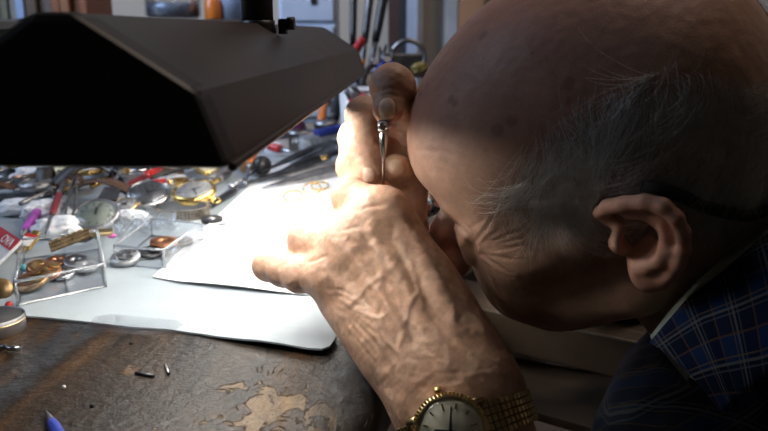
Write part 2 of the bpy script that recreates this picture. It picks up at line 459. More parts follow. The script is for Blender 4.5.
# ---------------------------------------------------------------- daylight and ambient
def area(name, loc, tgt, size, e, c, sy=None):
    l = bpy.data.lights.new(name, 'AREA'); l.size = size; l.energy = e; l.color = c
    if sy: l.shape = 'RECTANGLE'; l.size_y = sy
    o = bpy.data.objects.new(name, l); COL.objects.link(o); o.location = loc
    o.rotation_euler = (Vector(tgt)-Vector(loc)).to_track_quat('-Z', 'Y').to_euler(); return o
wd = area('window_daylight', (-1.45,.9,1.35), (.1,2.1,.15), 1.0, 17, (.62,.76,1.0)); wd.data.spread = math.radians(95)
area('overhead_fill', (.55,1.0,1.62), (.2,.6,0), .5, 7.0, (1,.8,.66))  # added warm fill from above to lift the head top, no fitting behind it
w = bpy.data.worlds.new('world'); S.world = w; w.use_nodes = True
w.node_tree.nodes['Background'].inputs['Color'].default_value = (.95,.88,.82,1)
w.node_tree.nodes['Background'].inputs['Strength'].default_value = .02
# ================================================================ person: signed distance fields -> one skin mesh
class SDF:
    def __init__(s, lo, hi, h, pad=.022):
        s.lo = np.array(lo, float); s.h = h; s.pad = pad
        s.n = np.ceil((np.array(hi)-s.lo)/h).astype(int)+1
        s.a = np.full(s.n, pad, np.float32)
        s.ax = [(s.lo[i]+h*np.arange(s.n[i])).astype(np.float32) for i in range(3)]
    def blk(s, lo, hi):
        i0 = np.clip(np.floor((np.array(lo)-s.pad-s.lo)/s.h).astype(int), 0, s.n-1)
        i1 = np.clip(np.ceil((np.array(hi)+s.pad-s.lo)/s.h).astype(int)+1, 1, s.n)
        sl = tuple(slice(a, b) for a, b in zip(i0, i1))
        return sl, np.meshgrid(*[s.ax[i][sl[i]] for i in range(3)], indexing='ij', sparse=True)
    def put(s, sl, d, k, op):
        A = s.a[sl]
        if A.size == 0: return
        if op == 'u':
            if k > 0: q = np.maximum(k-np.abs(A-d), 0)/k; s.a[sl] = np.minimum(A, d)-q*q*k*.25
            else: s.a[sl] = np.minimum(A, d)
        else:
            d = -d
            q = np.maximum(k-np.abs(A-d), 0)/k; s.a[sl] = np.maximum(A, d)+q*q*k*.25
    def cone(s, p, q, rp, rq, k=.004, op='u'):
        p = np.array(p, float); q = np.array(q, float); r = max(rp, rq)
        sl, (X, Y, Z) = s.blk(np.minimum(p, q)-r, np.maximum(p, q)+r)
        b = q-p; L = max(b@b, 1e-12)
        t = np.clip(((X-p[0])*b[0]+(Y-p[1])*b[1]+(Z-p[2])*b[2])/L, 0, 1)
        d = np.sqrt((X-p[0]-t*b[0])**2+(Y-p[1]-t*b[1])**2+(Z-p[2]-t*b[2])**2)-(rp+(rq-rp)*t)
        s.put(sl, d.astype(np.float32), k, op); return s
    def chain(s, P, r, k=.004, op='u'):
        for i in range(len(P)-1): s.cone(P[i], P[i+1], r[i], r[i+1], k, op)
        return s
    def ell(s, c, rad, k=.01, R=None, op='u'):
        c = np.array(c, float); rad = np.array(rad, float); R = np.eye(3) if R is None else np.array(R, float)
        m = rad.max(); sl, (X, Y, Z) = s.blk(c-m, c+m)
        x, y, z = X-c[0], Y-c[1], Z-c[2]
        u = [(R[0,i]*x+R[1,i]*y+R[2,i]*z) for i in range(3)]
        k0 = np.sqrt(sum((u[i]/rad[i])**2 for i in range(3)))
        k1 = np.sqrt(sum((u[i]/rad[i]**2)**2 for i in range(3)))
        d = k0*(k0-1)/np.maximum(k1, 1e-6)
        s.put(sl, d.astype(np.float32), k, op); return s
    def mesh(s, relax=2):
        A = s.a; n = np.array(A.shape); ins = A < 0
        cs = n-1
        cnt = np.zeros(cs, np.int8); acc = np.zeros((*cs, 3), np.float32)
        def cell(o): return tuple(slice(o[i], o[i]+cs[i]) for i in range(3))
        corners = [(i,j,k) for i in (0,1) for j in (0,1) for k in (0,1)]
        for ax in range(3):
            for c in corners:
                if c[ax]: continue
                c2 = list(c); c2[ax] = 1
                a = A[cell(c)]; b = A[cell(c2)]
                x = (a < 0) != (b < 0)
                idx = np.nonzero(x)
                t = a[idx]/(a[idx]-b[idx])
                p = np.tile(np.array(c, np.float32), (len(t), 1)); p[:, ax] = t
                acc[idx] += p; cnt[idx] += 1
        occ = np.nonzero(cnt)
        vid = np.full(cs, -1, np.int64); vid[occ] = np.arange(len(occ[0]))
        V = s.lo+s.h*(np.stack(occ, 1)+acc[occ]/cnt[occ][:, None])
        Q = []
        for ax in range(3):
            b, c = [(1,2),(2,0),(0,1)][ax]
            sl0 = [slice(None)]*3; sl1 = [slice(None)]*3
            sl0[ax] = slice(0, n[ax]-1); sl1[ax] = slice(1, n[ax])
            a0, a1 = ins[tuple(sl0)], ins[tuple(sl1)]
            e = np.stack(np.nonzero(a0 != a1), 1)
            ok = (e[:, b] > 0) & (e[:, c] > 0) & (e[:, b] < cs[b]) & (e[:, c] < cs[c])
            e = e[ok]
            fl = a0[tuple(e.T)]
            def sh(db, dc):
                q = e.copy(); q[:, b] += db; q[:, c] += dc; return vid[tuple(q.T)]
            q = np.stack([sh(-1,-1), sh(0,-1), sh(0,0), sh(-1,0)], 1)
            q[~fl] = q[~fl][:, ::-1]
            Q.append(q)
        Q = np.concatenate(Q); Q = Q[(Q >= 0).all(1)]
        E = np.concatenate([Q[:, [0,1]], Q[:, [1,2]], Q[:, [2,3]], Q[:, [3,0]]])
        for i in range(relax):
            for lam in (.5, -.52):
                sm = np.zeros_like(V); ct = np.zeros(len(V))
                for a, b in ((0,1),(1,0)):
                    np.add.at(sm, E[:, a], V[E[:, b]]); np.add.at(ct, E[:, a], 1)
                V = V+lam*(sm/np.maximum(ct, 1)[:, None]-V)
        return V, Q
def vnormals(V, Q):
    n = np.cross(V[Q[:,2]]-V[Q[:,0]], V[Q[:,3]]-V[Q[:,1]])
    N = np.zeros_like(V)
    for i in range(4): np.add.at(N, Q[:, i], n)
    return N/np.maximum(np.linalg.norm(N, axis=1), 1e-12)[:, None]
def segdist(P, L):
    """distance of points P (n,k) to polyline L, and position along it 0..1"""
    L = np.array(L, float); best = np.full(len(P), 1e9); tt = np.zeros(len(P)); m = len(L)-1
    for i in range(m):
        a, b = L[i], L[i+1]; ab = b-a
        t = np.clip(((P-a)@ab)/max(ab@ab, 1e-12), 0, 1)
        d = np.linalg.norm(P-a-t[:, None]*ab, axis=1)
        u = d < best; best[u] = d[u]; tt[u] = (i+t[u])/m
    return best, tt
rngn = np.random.default_rng(5)
def vnoise(P, sc, seed=0):
    """cheap smooth value noise in numpy"""
    q = P*sc+seed*17.3; i = np.floor(q).astype(np.int64); f = q-i; f = f*f*(3-2*f)
    def h(ix, iy, iz):
        v = (ix*73856093) ^ (iy*19349663) ^ (iz*83492791) ^ (seed*2654435); v = (v ^ (v >> 13))*1274126177
        return ((v & 0xffff)/65535.0)
    r = 0
    for a in (0,1):
        for b in (0,1):
            for c in (0,1):
                w = (f[:,0] if a else 1-f[:,0])*(f[:,1] if b else 1-f[:,1])*(f[:,2] if c else 1-f[:,2])
                r = r+w*h(i[:,0]+a, i[:,1]+b, i[:,2]+c)
    return r-.5
SKIN = np.array([.50,.305,.205])
def mixc(C, mask, col):
    m = np.clip(mask, 0, 1)[:, None]; return C*(1-m)+np.array(col)*m

# ---------------------------------------------------------------- head (local metres: X forward, Y left, Z up, origin between the ears)
_yaw, _pit, _rol = .3294, .4640, -.2399
HT = np.array([.13716,.43718,.09304]); HS = 1.0192
cy, sy = math.cos(_yaw), math.sin(_yaw); cp, sp = math.cos(_pit), math.sin(_pit); cr, sr = math.cos(_rol), math.sin(_rol)
HR = np.array([[cy,sy,0],[-sy,cy,0],[0,0,1]])@np.array([[-1,0,0],[0,-1,0],[0,0,1.]])@np.array([[cp,0,sp],[0,1,0],[-sp,0,cp]])@np.array([[1,0,0],[0,cr,-sr],[0,sr,cr]])
def h2w(P): return (np.array(P)*HS)@HR.T+HT
def w2h(P): return ((np.array(P)-HT)@HR)/HS
def hray(px, py):
    """camera ray in head space"""
    return w2h(CAM), (ray(px, py)@HR)/HS

def head_mesh():
    mm = .001
    H = SDF((-.125,-.124,-.165), (.138,.124,.14), .0013)
    E = lambda c, r, k=.012, R=None, op='u': H.ell(np.array(c)*mm, np.array(r)*mm, k, R, op)
    K = lambda a, b, ra, rb, k=.008, op='u': H.cone(np.array(a)*mm, np.array(b)*mm, ra*mm, rb*mm, k, op)
    E((-1,0,50), (98,76,78), .01)
    E((-35,0,40), (63,75,62), .02)                # occiput and back of the skull
    E((50,0,42), (47,57,52), .03)                 # forehead
    E((48,0,0), (42,57,60), .03)                  # face block
    E((40,0,-30), (44,50,34), .02)                # jaw
    for s in (-1,1):
        K((8,s*54,-40), (60,s*24,-48), 13, 11, .02)   # jaw line
        K((62,s*46,0), (22,s*64,6), 13, 9, .018)      # cheek bone
        E((70,s*34,-20), (18,20,22), .016)            # cheek
    E((62,0,-58), (15,20,13), .018)               # chin
    K((86,-34,34), (93,-8,38), 7.5, 7.5, .014); K((93,-8,38), (93,8,38), 7.5, 7.5, .012); K((93,8,38), (86,34,34), 7.5, 7.5, .014)  # brow
    for s in (-1,1):
        E((94,s*33,17), (13,17,11), .012, None, 's')  # sockets
        E((80,s*33,17), (12,15,12), .006)             # eyeball under the lids
        K((83,s*49,15), (90,s*20,19.5), 4.4, 4.4, .005)   # screwed-up lids meeting
        K((84,s*46,10), (89,s*22,12), 4.4, 4.4, .005)
        K((85,s*50,24), (91,s*22,26), 5.0, 5.0, .006)
    K((94,0,29), (111,0,12), 7, 8.5, .010)         # nose bridge
    K((109,0,12), (120,0,-2), 9, 11.5, .01)
    E((120,0,-4), (12,13,11.5), .006)
    for s in (-1,1):
        E((108,s*13,-6), (11.5,8,9), .006)
        E((112,s*7,-15), (5,3.6,5), .003, None, 's')
    E((84,0,-36), (13,24,12), .014)               # mouth mound
    K((88,-19,-39), (95,0,-35), 4.2, 5, .005); K((95,0,-35), (88,19,-39), 5, 4.2, .005)
    K((86,-17,-44), (91,0,-43), 4.5, 5.5, .005); K((91,0,-43), (86,17,-44), 5.5, 4.5, .005)
    # neck reaching back and down into the collar
    wn = w2h(np.array([[.262,.49,-.035]]))[0]/mm
    K((-22,0,-22), wn, 55, 50, .03)
    K((-48,0,10), wn+np.array([-30,0,20]), 44, 42, .03)
    # ears
    for s in (1,-1):
        o, _ = hray(0,0)
        def ep(px, py, w=0.0, s=s):               # pixel onto the flaring ear plane, mirrored for the far ear
            c, d = hray(px, py)
            n = np.array([.50,.866,.0]); p0 = np.array([0,.0765,0])
            t = ((p0-c)@n)/(d@n); q = c+t*d+n*w*mm
            return q*np.array([1,s,1])
        hel = [(622,226,2),(607,216,1),(603,209,3),(614,200,6),(632,194,8),(652,192.5,8),(670,197,8),(683,208,8),(689,224,7),(689,240,7),(684,254,6),(676,267,5),(667,277,4)]
        H.chain([ep(*p) for p in hel], [.0026]+[.0030]*2+[.0034]*7+[.0033,.0033,.0036], .0022)
        # thin bowl behind the rim
        for a, b in (((640,222,-3),(672,222,1)),((640,240,-4),(672,240,1)),((645,258,-3),(668,256,0)),((630,206,1),(664,205,3))):
            H.cone(ep(*a), ep(*b), .0055, .0048, .006)
        ah = [(664,210,4),(672,224,4),(672,240,5),(664,252,6),(653,259,6)]        # antihelix
        H.chain([ep(*p) for p in ah], [.0024,.0031,.0036,.0036,.0034], .0035)
        H.chain([ep(*p) for p in [(653,259,6),(645,261,6)]], [.004,.0038], .003)   # antitragus
        H.chain([ep(*p) for p in [(624,246,2),(623,238,4),(624,231,2)]], [.0036,.0042,.0032], .004)   # tragus
        H.chain([ep(*p) for p in [(644,266,2),(652,274,2),(664,272,3)]], [.0058,.0062,.0046], .005)   # lobe
        H.cone(ep(640,262,-1), ep(648,274,1), .005,.006, .006)
        H.ell(ep(645,235,2), (.0085,.0090,.0095), .004, None, 's')                  # concha hollow
        H.cone(ep(634,238,4), ep(632,236,-16), .0045, .003, .003, 's')
        H.chain([ep(*p) for p in [(622,209,6),(640,204,7),(660,206,8),(676,218,8),(680,234,8)]], [.0012,.0018,.0018,.0018,.0012], .003, 's')   # groove inside rim
    V, Q = H.mesh(1)
    sx = np.clip((V[:,0]-.05)/.04, 0, 1); sx = sx*sx*(3-2*sx)
    V[:,0] -= .0098*sx*np.exp(-((V[:,2]-.037)/.020)**2)      # the brow falls back below the domed forehead
    N = vnormals(V, Q)
    W = h2w(V); uv, dep = proj(W)
    Nw = N@HR.T
    disp = np.zeros(len(V))
    near = V[:,1] > -.02
    # folds round the screwed-up eye, cheek and brow; run on the near side, mirrored depth-wise by local coordinates
    lines = [([(478,246),(488,239),(500,229),(512,219)],.7,1.6),([(479,247),(492,242),(508,235),(526,229)],.75,1.6),([(479,248),(492,246),(508,242),(522,238)],.6,1.4),
             ([(479,250),(494,250),(512,247),(530,244)],.65,1.6),([(480,252),(494,256),(510,259),(526,259)],.5,1.6),([(480,253),(490,260),(502,268),(514,274)],.5,1.6),
             ([(476,242),(481,235),(488,226),(493,217)],.6,1.7),([(470,236),(462,229),(452,221),(444,213)],.8,1.9),([(473,232),(464,224),(455,216)],.5,1.6),
             ([(484,262),(492,273),(498,285),(505,296)],.6,2.2),([(498,262),(508,275),(516,286)],.15,2.6),([(512,262),(520,274),(526,286)],.1,2.6),
             ([(426,170),(440,172),(458,178),(474,188)],.22,2.6),([(420,150),(440,151),(462,158)],.2,2.8),
             ([(470,228),(480,222),(488,212)],.4,1.8),([(466,240),(472,244),(478,247)],1.1,1.6),([(462,244),(470,249),(478,250)],.7,1.5)]
    for L, amp, wd in lines:
        d, t = segdist(uv, L)
        g = np.exp(-(d/wd)**2)*np.clip(np.minimum(t, 1-t)*6, .25, 1)
        sh = np.exp(-((d-wd*1.9)/(wd*.9))**2)
        disp += (-amp*g+.5*amp*sh)*near*.001*.9
    disp += vnoise(V, 260, 1)*.00035+vnoise(V, 90, 2)*.0006*np.clip((.1-V[:,2])/.05, 0, 1)
    V = V+N*disp[:, None]
    # colour of the skin itself
    C = np.tile(np.array([.47,.285,.20]), (len(V), 1))
    C *= (1+.30*vnoise(V, 45, 3)+.25*vnoise(V, 150, 4)+.15*vnoise(V, 420, 5))[:, None]
    dome = np.clip((V[:,2]-.06)/.05, 0, 1)
    C = mixc(C, dome*.65, (.42,.185,.13))
    C = mixc(C, np.exp(-((V-np.array([.115,0,0]))**2).sum(1)/.022**2)*.85, (.50,.13,.10))      # nose
    earm = (np.abs(V[:,1]) > .073) & (V[:,0] < .02) & (V[:,0] > -.06) & (np.abs(V[:,2]) < .05)
    C = mixc(C, earm*.5, (.52,.24,.17))
    C = mixc(C, np.exp(-((V-np.array([.094,0,-.039]))**2/np.array([.012,.022,.009])**2).sum(1))*.6, (.42,.16,.13))
    cells = [(.2,.74),(.35,.6),(.62,.3),(.8,.5)]
    r2 = np.random.default_rng(11)
    for i in range(60):                                # age spots on the bald scalp and temples
        u = r2.normal(size=3); u[2] = abs(u[2]); u /= np.linalg.norm(u)
        c = np.array([0,0,.05])+u*np.array([.098,.076,.078]); rr = r2.uniform(.0015,.0045)
        dd = np.linalg.norm((V-c)*np.array([1,1+.4*r2.random(),1]), axis=1)
        C = mixc(C, np.clip((rr-dd)/.0012, 0, 1)*r2.uniform(.25,.6), (.20,.095,.055))
    stub = np.clip((-.03-V[:,2])/.03, 0, 1)*(V[:,0] > .0)
    C = mixc(C, stub*.25, (.32,.24,.2))
    C = np.clip(C, .02, 1)
    return h2w(V), Q, C, V, N

# ---------------------------------------------------------------- left hand (back of the hand to the camera)
def A(*p): return at(*p)
ELBOW_L = np.array([.115,.255,-.225]); SH_L = np.array([.315,.285,-.09])
def left_hand():
    wu, wr = A(431,392,.394), A(477,390,.388)
    H = SDF((-.085,.28,-.085), (.085,.56,.125), .00105)
    mcp = dict(p=A(331,275,.425), r=A(347,247,.424), m=A(368,228,.424), i=A(385,213,.426))
    # forearm stub
    du = (ELBOW_L-(wu+wr)/2); du /= np.linalg.norm(du)
    side = wr-wu; side /= np.linalg.norm(side)
    fa = (wu+wr)/2+du*.075
    H.cone(wu, fa-side*.012, .0185, .024, .02); H.cone(wr, fa+side*.012, .0185, .024, .02)
    H.cone((wu+wr)/2, fa, .020, .027, .02)
    H.ell(A(424,372,.386), (.008,.008,.008), .012)            # ulna head
    # metacarpals and palm bulk
    back = CF*.010
    H.cone(wu, mcp['p']+back*.6, .0185, .0135, .02)
    H.cone((wu*.7+wr*.3), mcp['r']+back*.6, .019, .0135, .018)
    H.cone((wu*.4+wr*.6), mcp['m']+back*.6, .019, .0135, .018)
    H.cone(wr, mcp['i']+back*.6, .0185, .0128, .02)
    H.cone(A(393,345,.412), A(352,300,.435), .0165, .0145, .02)   # hypothenar edge
    H.cone(A(428,312,.412), A(396,252,.432), .0150, .0135, .018)
    H.cone(A(456,348,.402), A(426,292,.420), .0160, .0140, .018)    # thumb web side
    # knuckles
    for q, r in (('p',.0110),('r',.0118),('m',.0122),('i',.0128)): H.ell(mcp[q]-CF*.0022, (r,r,r), .010)
    # fingers
    def finger(J, R, k=.003, root=.0045):
        H.cone(J[0], J[1], R[0], R[1], root)
        for i in range(1, len(J)-1): H.cone(J[i], J[i+1], R[i], R[i+1], k)
        for i in range(1, len(J)-1): H.ell(J[i], np.array([1,1,1])*R[i]*1.08, .0022)
    finger([mcp['p'], A(300,274,.437), A(284,270,.444), A(270,267,.450)], [.0122,.0102,.0094,.0088])
    H.ell(A(267,266,.450), (.0092,.0088,.0088), .003)
    finger([mcp['r'], A(309,241,.449), A(318,258,.474), A(340,262,.468)], [.0118,.0118,.0100,.009])
    finger([mcp['m'], A(334,224,.458), A(346,240,.486), A(366,250,.476)], [.0118,.0102,.0098,.009])
    finger([mcp['i'], A(351,196,.448), A(372,203,.474), A(398,205,.476)], [.0122,.0110,.0098,.009])
    # thumb: root hidden behind the hand and brow, tip meeting the tool
    finger([A(422,322,.430), A(408,228,.474), A(412,181,.472), A(396,169,.458)], [.015,.0118,.0102,.0094], .004, .010)
    V, Q = H.mesh(1)
    N = vnormals(V, Q); uv, dep = proj(V)
    face = np.clip(((CAM-V)/np.linalg.norm(CAM-V, axis=1)[:,None]*N).sum(1)*2, 0, 1)
    disp = np.zeros(len(V))
    nx = vnoise(V, 120, 8)*5; ny = vnoise(V, 120, 9)*5
    uvw = uv+np.stack([nx, ny], 1)
    tend = [([(335,280),(362,318),(400,362)],.7,7),([(350,252),(385,300),(420,360)],1.3,6),([(371,232),(405,285),(440,355)],1.5,6),([(400,216),(436,280),(466,350)],1.4,7)]
    for L, amp, wd in tend:
        d, t = segdist(uv, L); disp += amp*np.exp(-(d/wd)**2)*np.clip((1-t)*2.2, 0, 1)*.001*face
    val = [([(343,268),(375,318)],1.6,6),([(361,246),(392,295),(418,340)],1.9,6),([(385,225),(418,282),(444,330)],2.1,6.5),([(322,256),(330,262)],.8,4)]
    for L, amp, wd in val:
        d, t = segdist(uv, L); disp -= amp*np.exp(-(d/(wd*1.15))**2)*np.clip((1-t)*2.5, 0, 1)*np.clip(t*3+.15, 0, 1)*.00085*face
    veins = [([(352,222),(362,240),(378,252),(384,270),(379,290),(392,310),(404,332),(398,352),(410,372)],1.25,2.6),
             ([(384,270),(372,282),(360,290),(350,304)],.8,2.2),([(398,226),(402,246),(410,262),(420,290),(424,312)],1.0,2.4),
             ([(420,290),(408,306),(404,330)],.9,2.2),([(432,262),(440,285),(452,302),(456,326)],.8,2.4),([(340,300),(360,312),(380,318),(392,312)],.9,2.2),
             ([(424,312),(436,330),(448,348),(452,368)],.7,2.2),([(380,318),(384,338),(396,352)],.7,2.0),([(410,232),(424,240),(440,262)],.6,2.2)]
    vm = np.zeros(len(V))
    for L, amp, wd in veins:
        d, t = segdist(uvw, L); g = np.exp(-(d/(wd*1.35))**2)*np.clip(np.minimum(t, 1-t)*9, .2, 1); disp += amp*g*.00080*face; vm = np.maximum(vm, g*face)
    folds = [([(352,213),(366,207),(384,204)],1.3,2.0),([(338,232),(352,228),(362,226)],.9,1.8),([(304,262),(316,260),(328,254)],1.3,1.8),([(330,236),(338,238),(346,236)],.6,1.8),
             ([(330,304),(352,318),(372,340),(384,362)],.7,2.0),([(340,306),(364,322),(384,346)],.6,1.8),([(326,296),(352,308),(378,326)],.55,1.8),([(345,330),(362,346),(376,364)],.6,2.0),
             ([(334,288),(356,296),(376,310)],.5,1.6),([(404,340),(424,346),(448,345)],.4,2),([(396,356),(420,360),(446,358)],.4,2),([(410,384),(440,390),(480,386)],.4,2),
             ([(360,322),(378,334),(390,348),(396,366)],.7,2),([(352,318),(370,336),(384,356),(390,372)],.6,2),([(344,316),(362,338),(378,358)],.5,2),
             ([(324,300),(345,306),(362,316)],.6,1.8),([(322,294),(345,298),(366,308)],.5,1.8),([(318,288),(340,290),(360,298)],.4,1.8),
             ([(308,262),(306,272),(308,284)],.5,1.6),([(301,262),(298,274),(300,286)],.5,1.6),([(304,262),(302,274),(304,287)],.5,1.4),([(282,254),(280,268),(283,282)],.35,1.5),
             ([(314,232),(318,244),(316,256)],.4,1.6),([(320,230),(325,242),(323,254)],.4,1.6),([(340,214),(346,222),(347,232)],.35,1.6),
             ([(360,182),(365,192),(364,204)],.4,1.7),([(368,183),(374,194),(373,206)],.4,1.7),([(398,366),(430,374),(470,372),(500,366)],.4,2.2),([(402,374),(440,382),(490,378)],.4,2.2),
             ([(425,348),(440,358),(462,364)],.5,2)]
    for L, amp, wd in folds:
        d, t = segdist(uv+.3*np.stack([nx, ny], 1), L); g = np.exp(-(d/wd)**2)*np.clip(np.minimum(t, 1-t)*6, .2, 1); disp -= amp*g*.0006*face
    disp += vnoise(V, 420, 6)*.00048*face+vnoise(V, 170, 7)*.0008*face
    # crosshatch of fine creases on thin old skin
    ph = (uv[:,0]*.75+uv[:,1]*.5)+nx*1.2; disp += np.sin(ph*1.15)*.00005*face*(dep < .44)
    V = V+N*disp[:, None]
    C = np.tile(np.array([.54,.33,.225]), (len(V), 1))
    C *= (1+.32*vnoise(V, 70, 3)+.42*vnoise(V, 190, 4)+.3*vnoise(V, 480, 5))[:, None]
    for q, r in (('p',.012),('r',.013),('m',.011),('i',.012)):
        C = mixc(C, np.exp(-((V-mcp[q])**2).sum(1)/r**2)*.3, (.58,.34,.26))
    for p in ((300,274,.437),(310,241,.449),(336,225,.456),(353,195.5,.448)):
        C = mixc(C, np.exp(-((V-A(*p))**2).sum(1)/.012**2)*.4, (.62,.36,.29))
    C = mixc(C, vm*.18, (.40,.30,.24))
    r2 = np.random.default_rng(3)
    for i in range(70):
        c = np.array([r2.uniform(350,480), r2.uniform(225,380)]); rr = r2.uniform(1.2,4.5)
        dd = np.linalg.norm((uvw-c)*np.array([1, r2.uniform(.8,1.4)]), axis=1)
        C = mixc(C, np.clip((rr-dd)/1.5, 0, 1)*face*r2.uniform(.2,.55), (.30,.15,.085))
    # thumb nail
    C = mixc(C, nailmask(uv, dep, face, (396,167), (8,8.5), .47)*.8, (.66,.46,.33))
    return V, Q, np.clip(C, .02, 1)
def nailmask(uv, dep, face, c, r, dmax):
    q = ((uv-np.array(c))/np.array(r)); d = (np.abs(q)**2.6).sum(1)
    return np.clip((1.0-d)*4, 0, 1)*(face > .1)*(dep < dmax)

# ---------------------------------------------------------------- right hand (beyond, holding the tool)
ELBOW_R = np.array([.33,.70,-.16]); SH_R = np.array([.37,.62,-.06])
def right_hand():
    H = SDF((-.065,.35,-.03), (.16,.66,.19), .00105)
    wri = A(486,172,.575)
    m_i, m_m, m_r, m_p = A(408,114,.512), A(403,132,.537), A(409,156,.552), A(420,178,.556)
    cmc, mth = A(446,168,.535), A(418,128,.492)
    for q, r in ((m_i,.0135),(m_m,.0135),(m_r,.013),(m_p,.012)): H.cone(wri, q, .0195, r, .018)
    H.cone(wri, cmc, .019, .017, .015)
    H.cone(m_i, m_r, .012, .012, .012)
    el = ELBOW_R-wri; el /= np.linalg.norm(el); H.cone(wri, wri+el*.07, .022, .028, .02)
    def finger(J, R, k=.004, root=.007):
        H.cone(J[0], J[1], R[0], R[1], root)
        for i in range(1, len(J)-1): H.cone(J[i], J[i+1], R[i], R[i+1], k)
        for i in range(1, len(J)-1): H.ell(J[i], np.array([1,1,1])*R[i]*1.05, .003)
    H.cone(cmc, mth, .017, .0132, .01)
    H.cone(mth, A(393,86,.449), .0132, .0122, .006)
    H.ell(A(392,86,.447), (.0124,.0124,.0124), .005)
    H.cone(A(392,86,.447), A(388,110,.439), .0120, .0088, .004)
    finger([m_i, A(365,118,.474), A(364,150,.456), A(368,173,.450)], [.0135,.0108,.0096,.0084])
    H.ell(A(363,114,.476), (.0112,.0112,.0112), .004)
    finger([m_m, A(356,138,.498), A(353,166,.482), A(357,188,.474)], [.013,.0108,.0098,.0088])
    finger([m_r, A(369,160,.525), A(376,186,.505), A(392,192,.50)], [.0125,.0105,.0095,.0085])
    finger([m_p, A(392,180,.54), A(398,196,.525), A(410,198,.52)], [.0115,.009,.0085,.008])
    # nail beds: a flat step and a free edge
    V, Q = H.mesh(1)
    N = vnormals(V, Q); uv, dep = proj(V)
    face = np.clip(((CAM-V)/np.linalg.norm(CAM-V, axis=1)[:,None]*N).sum(1)*2, 0, 1)
    nm = nailmask(uv, dep, face, (387,109), (8.5,11), .45)
    nm2 = nailmask(uv, dep, face, (368.5,175), (6.5,8), .46)
    disp = vnoise(V, 420, 6)*.0004+vnoise(V, 150, 7)*.0009
    for c, r, dm in (((387,109), (8.5,11), .45), ((368.5,175), (6.5,8), .46)):
        q = ((uv-np.array(c))/np.array(r)); d = (np.abs(q)**2.6).sum(1)
        disp += (-.0005*np.exp(-((d-1.15)/.3)**2)+.0003*(d < .9))*(face > .1)*(dep < dm)
    for L, amp, wd in (([(375,98),(388,94),(404,97)],.6,2),([(374,92),(390,88),(408,92)],.5,2),([(352,122),(364,126),(378,124)],.5,2),([(352,152),(363,155),(376,153)],.5,2),([(352,148),(363,150),(376,149)],.5,1.8),([(343,150),(350,152)],.5,2)):
        d, t = segdist(uv, L); disp -= amp*np.exp(-(d/wd)**2)*.0008*face*(dep < .49)
    V = V+N*disp[:, None]
    C = np.tile(np.array([.54,.33,.225]), (len(V), 1))
    C *= (1+.22*vnoise(V, 70, 3)+.22*vnoise(V, 190, 4)+.15*vnoise(V, 480, 5))[:, None]
    C = mixc(C, np.exp(-((V-A(392,84,.44))**2).sum(1)/.014**2)*.45, (.52,.27,.19))
    C = mixc(C, nm*.85, (.86,.66,.50)); C = mixc(C, nm2*.75, (.78,.58,.46))
    return V, Q, np.clip(C, .02, 1)

# ---------------------------------------------------------------- torso under the shirt, arms under the sleeves
def body_sdf(g, h, lo=(.0,.1,-.62), hi=(.72,.86,.14)):
    B = SDF(lo, hi, h, .03)
    B.cone((.265,.455,-.035), (.36,.465,-.16), .058+g, .115+g, .05)
    B.ell((.385,.47,-.22), (.125+g,.165+g,.16+g), .05)
    B.ell((.275,.475,-.15), (.118+g,.13+g,.15+g), .04)
    B.ell((.30,.475,-.36), (.12+g,.15+g,.2+g), .05)
    B.ell((.43,.475,-.42), (.13+g,.165+g,.21+g), .05)
    B.cone((.335,.34,-.105), (.375,.58,-.085), .062+g, .062+g, .05)
    B.ell(SH_L, (.062+g,.06+g,.062+g), .04); B.ell(SH_R, (.062+g,.06+g,.062+g), .04)
    B.cone(SH_L, ELBOW_L, .052+g, .043+g, .03); B.cone(SH_R, ELBOW_R, .05+g, .043+g, .03)
    return B
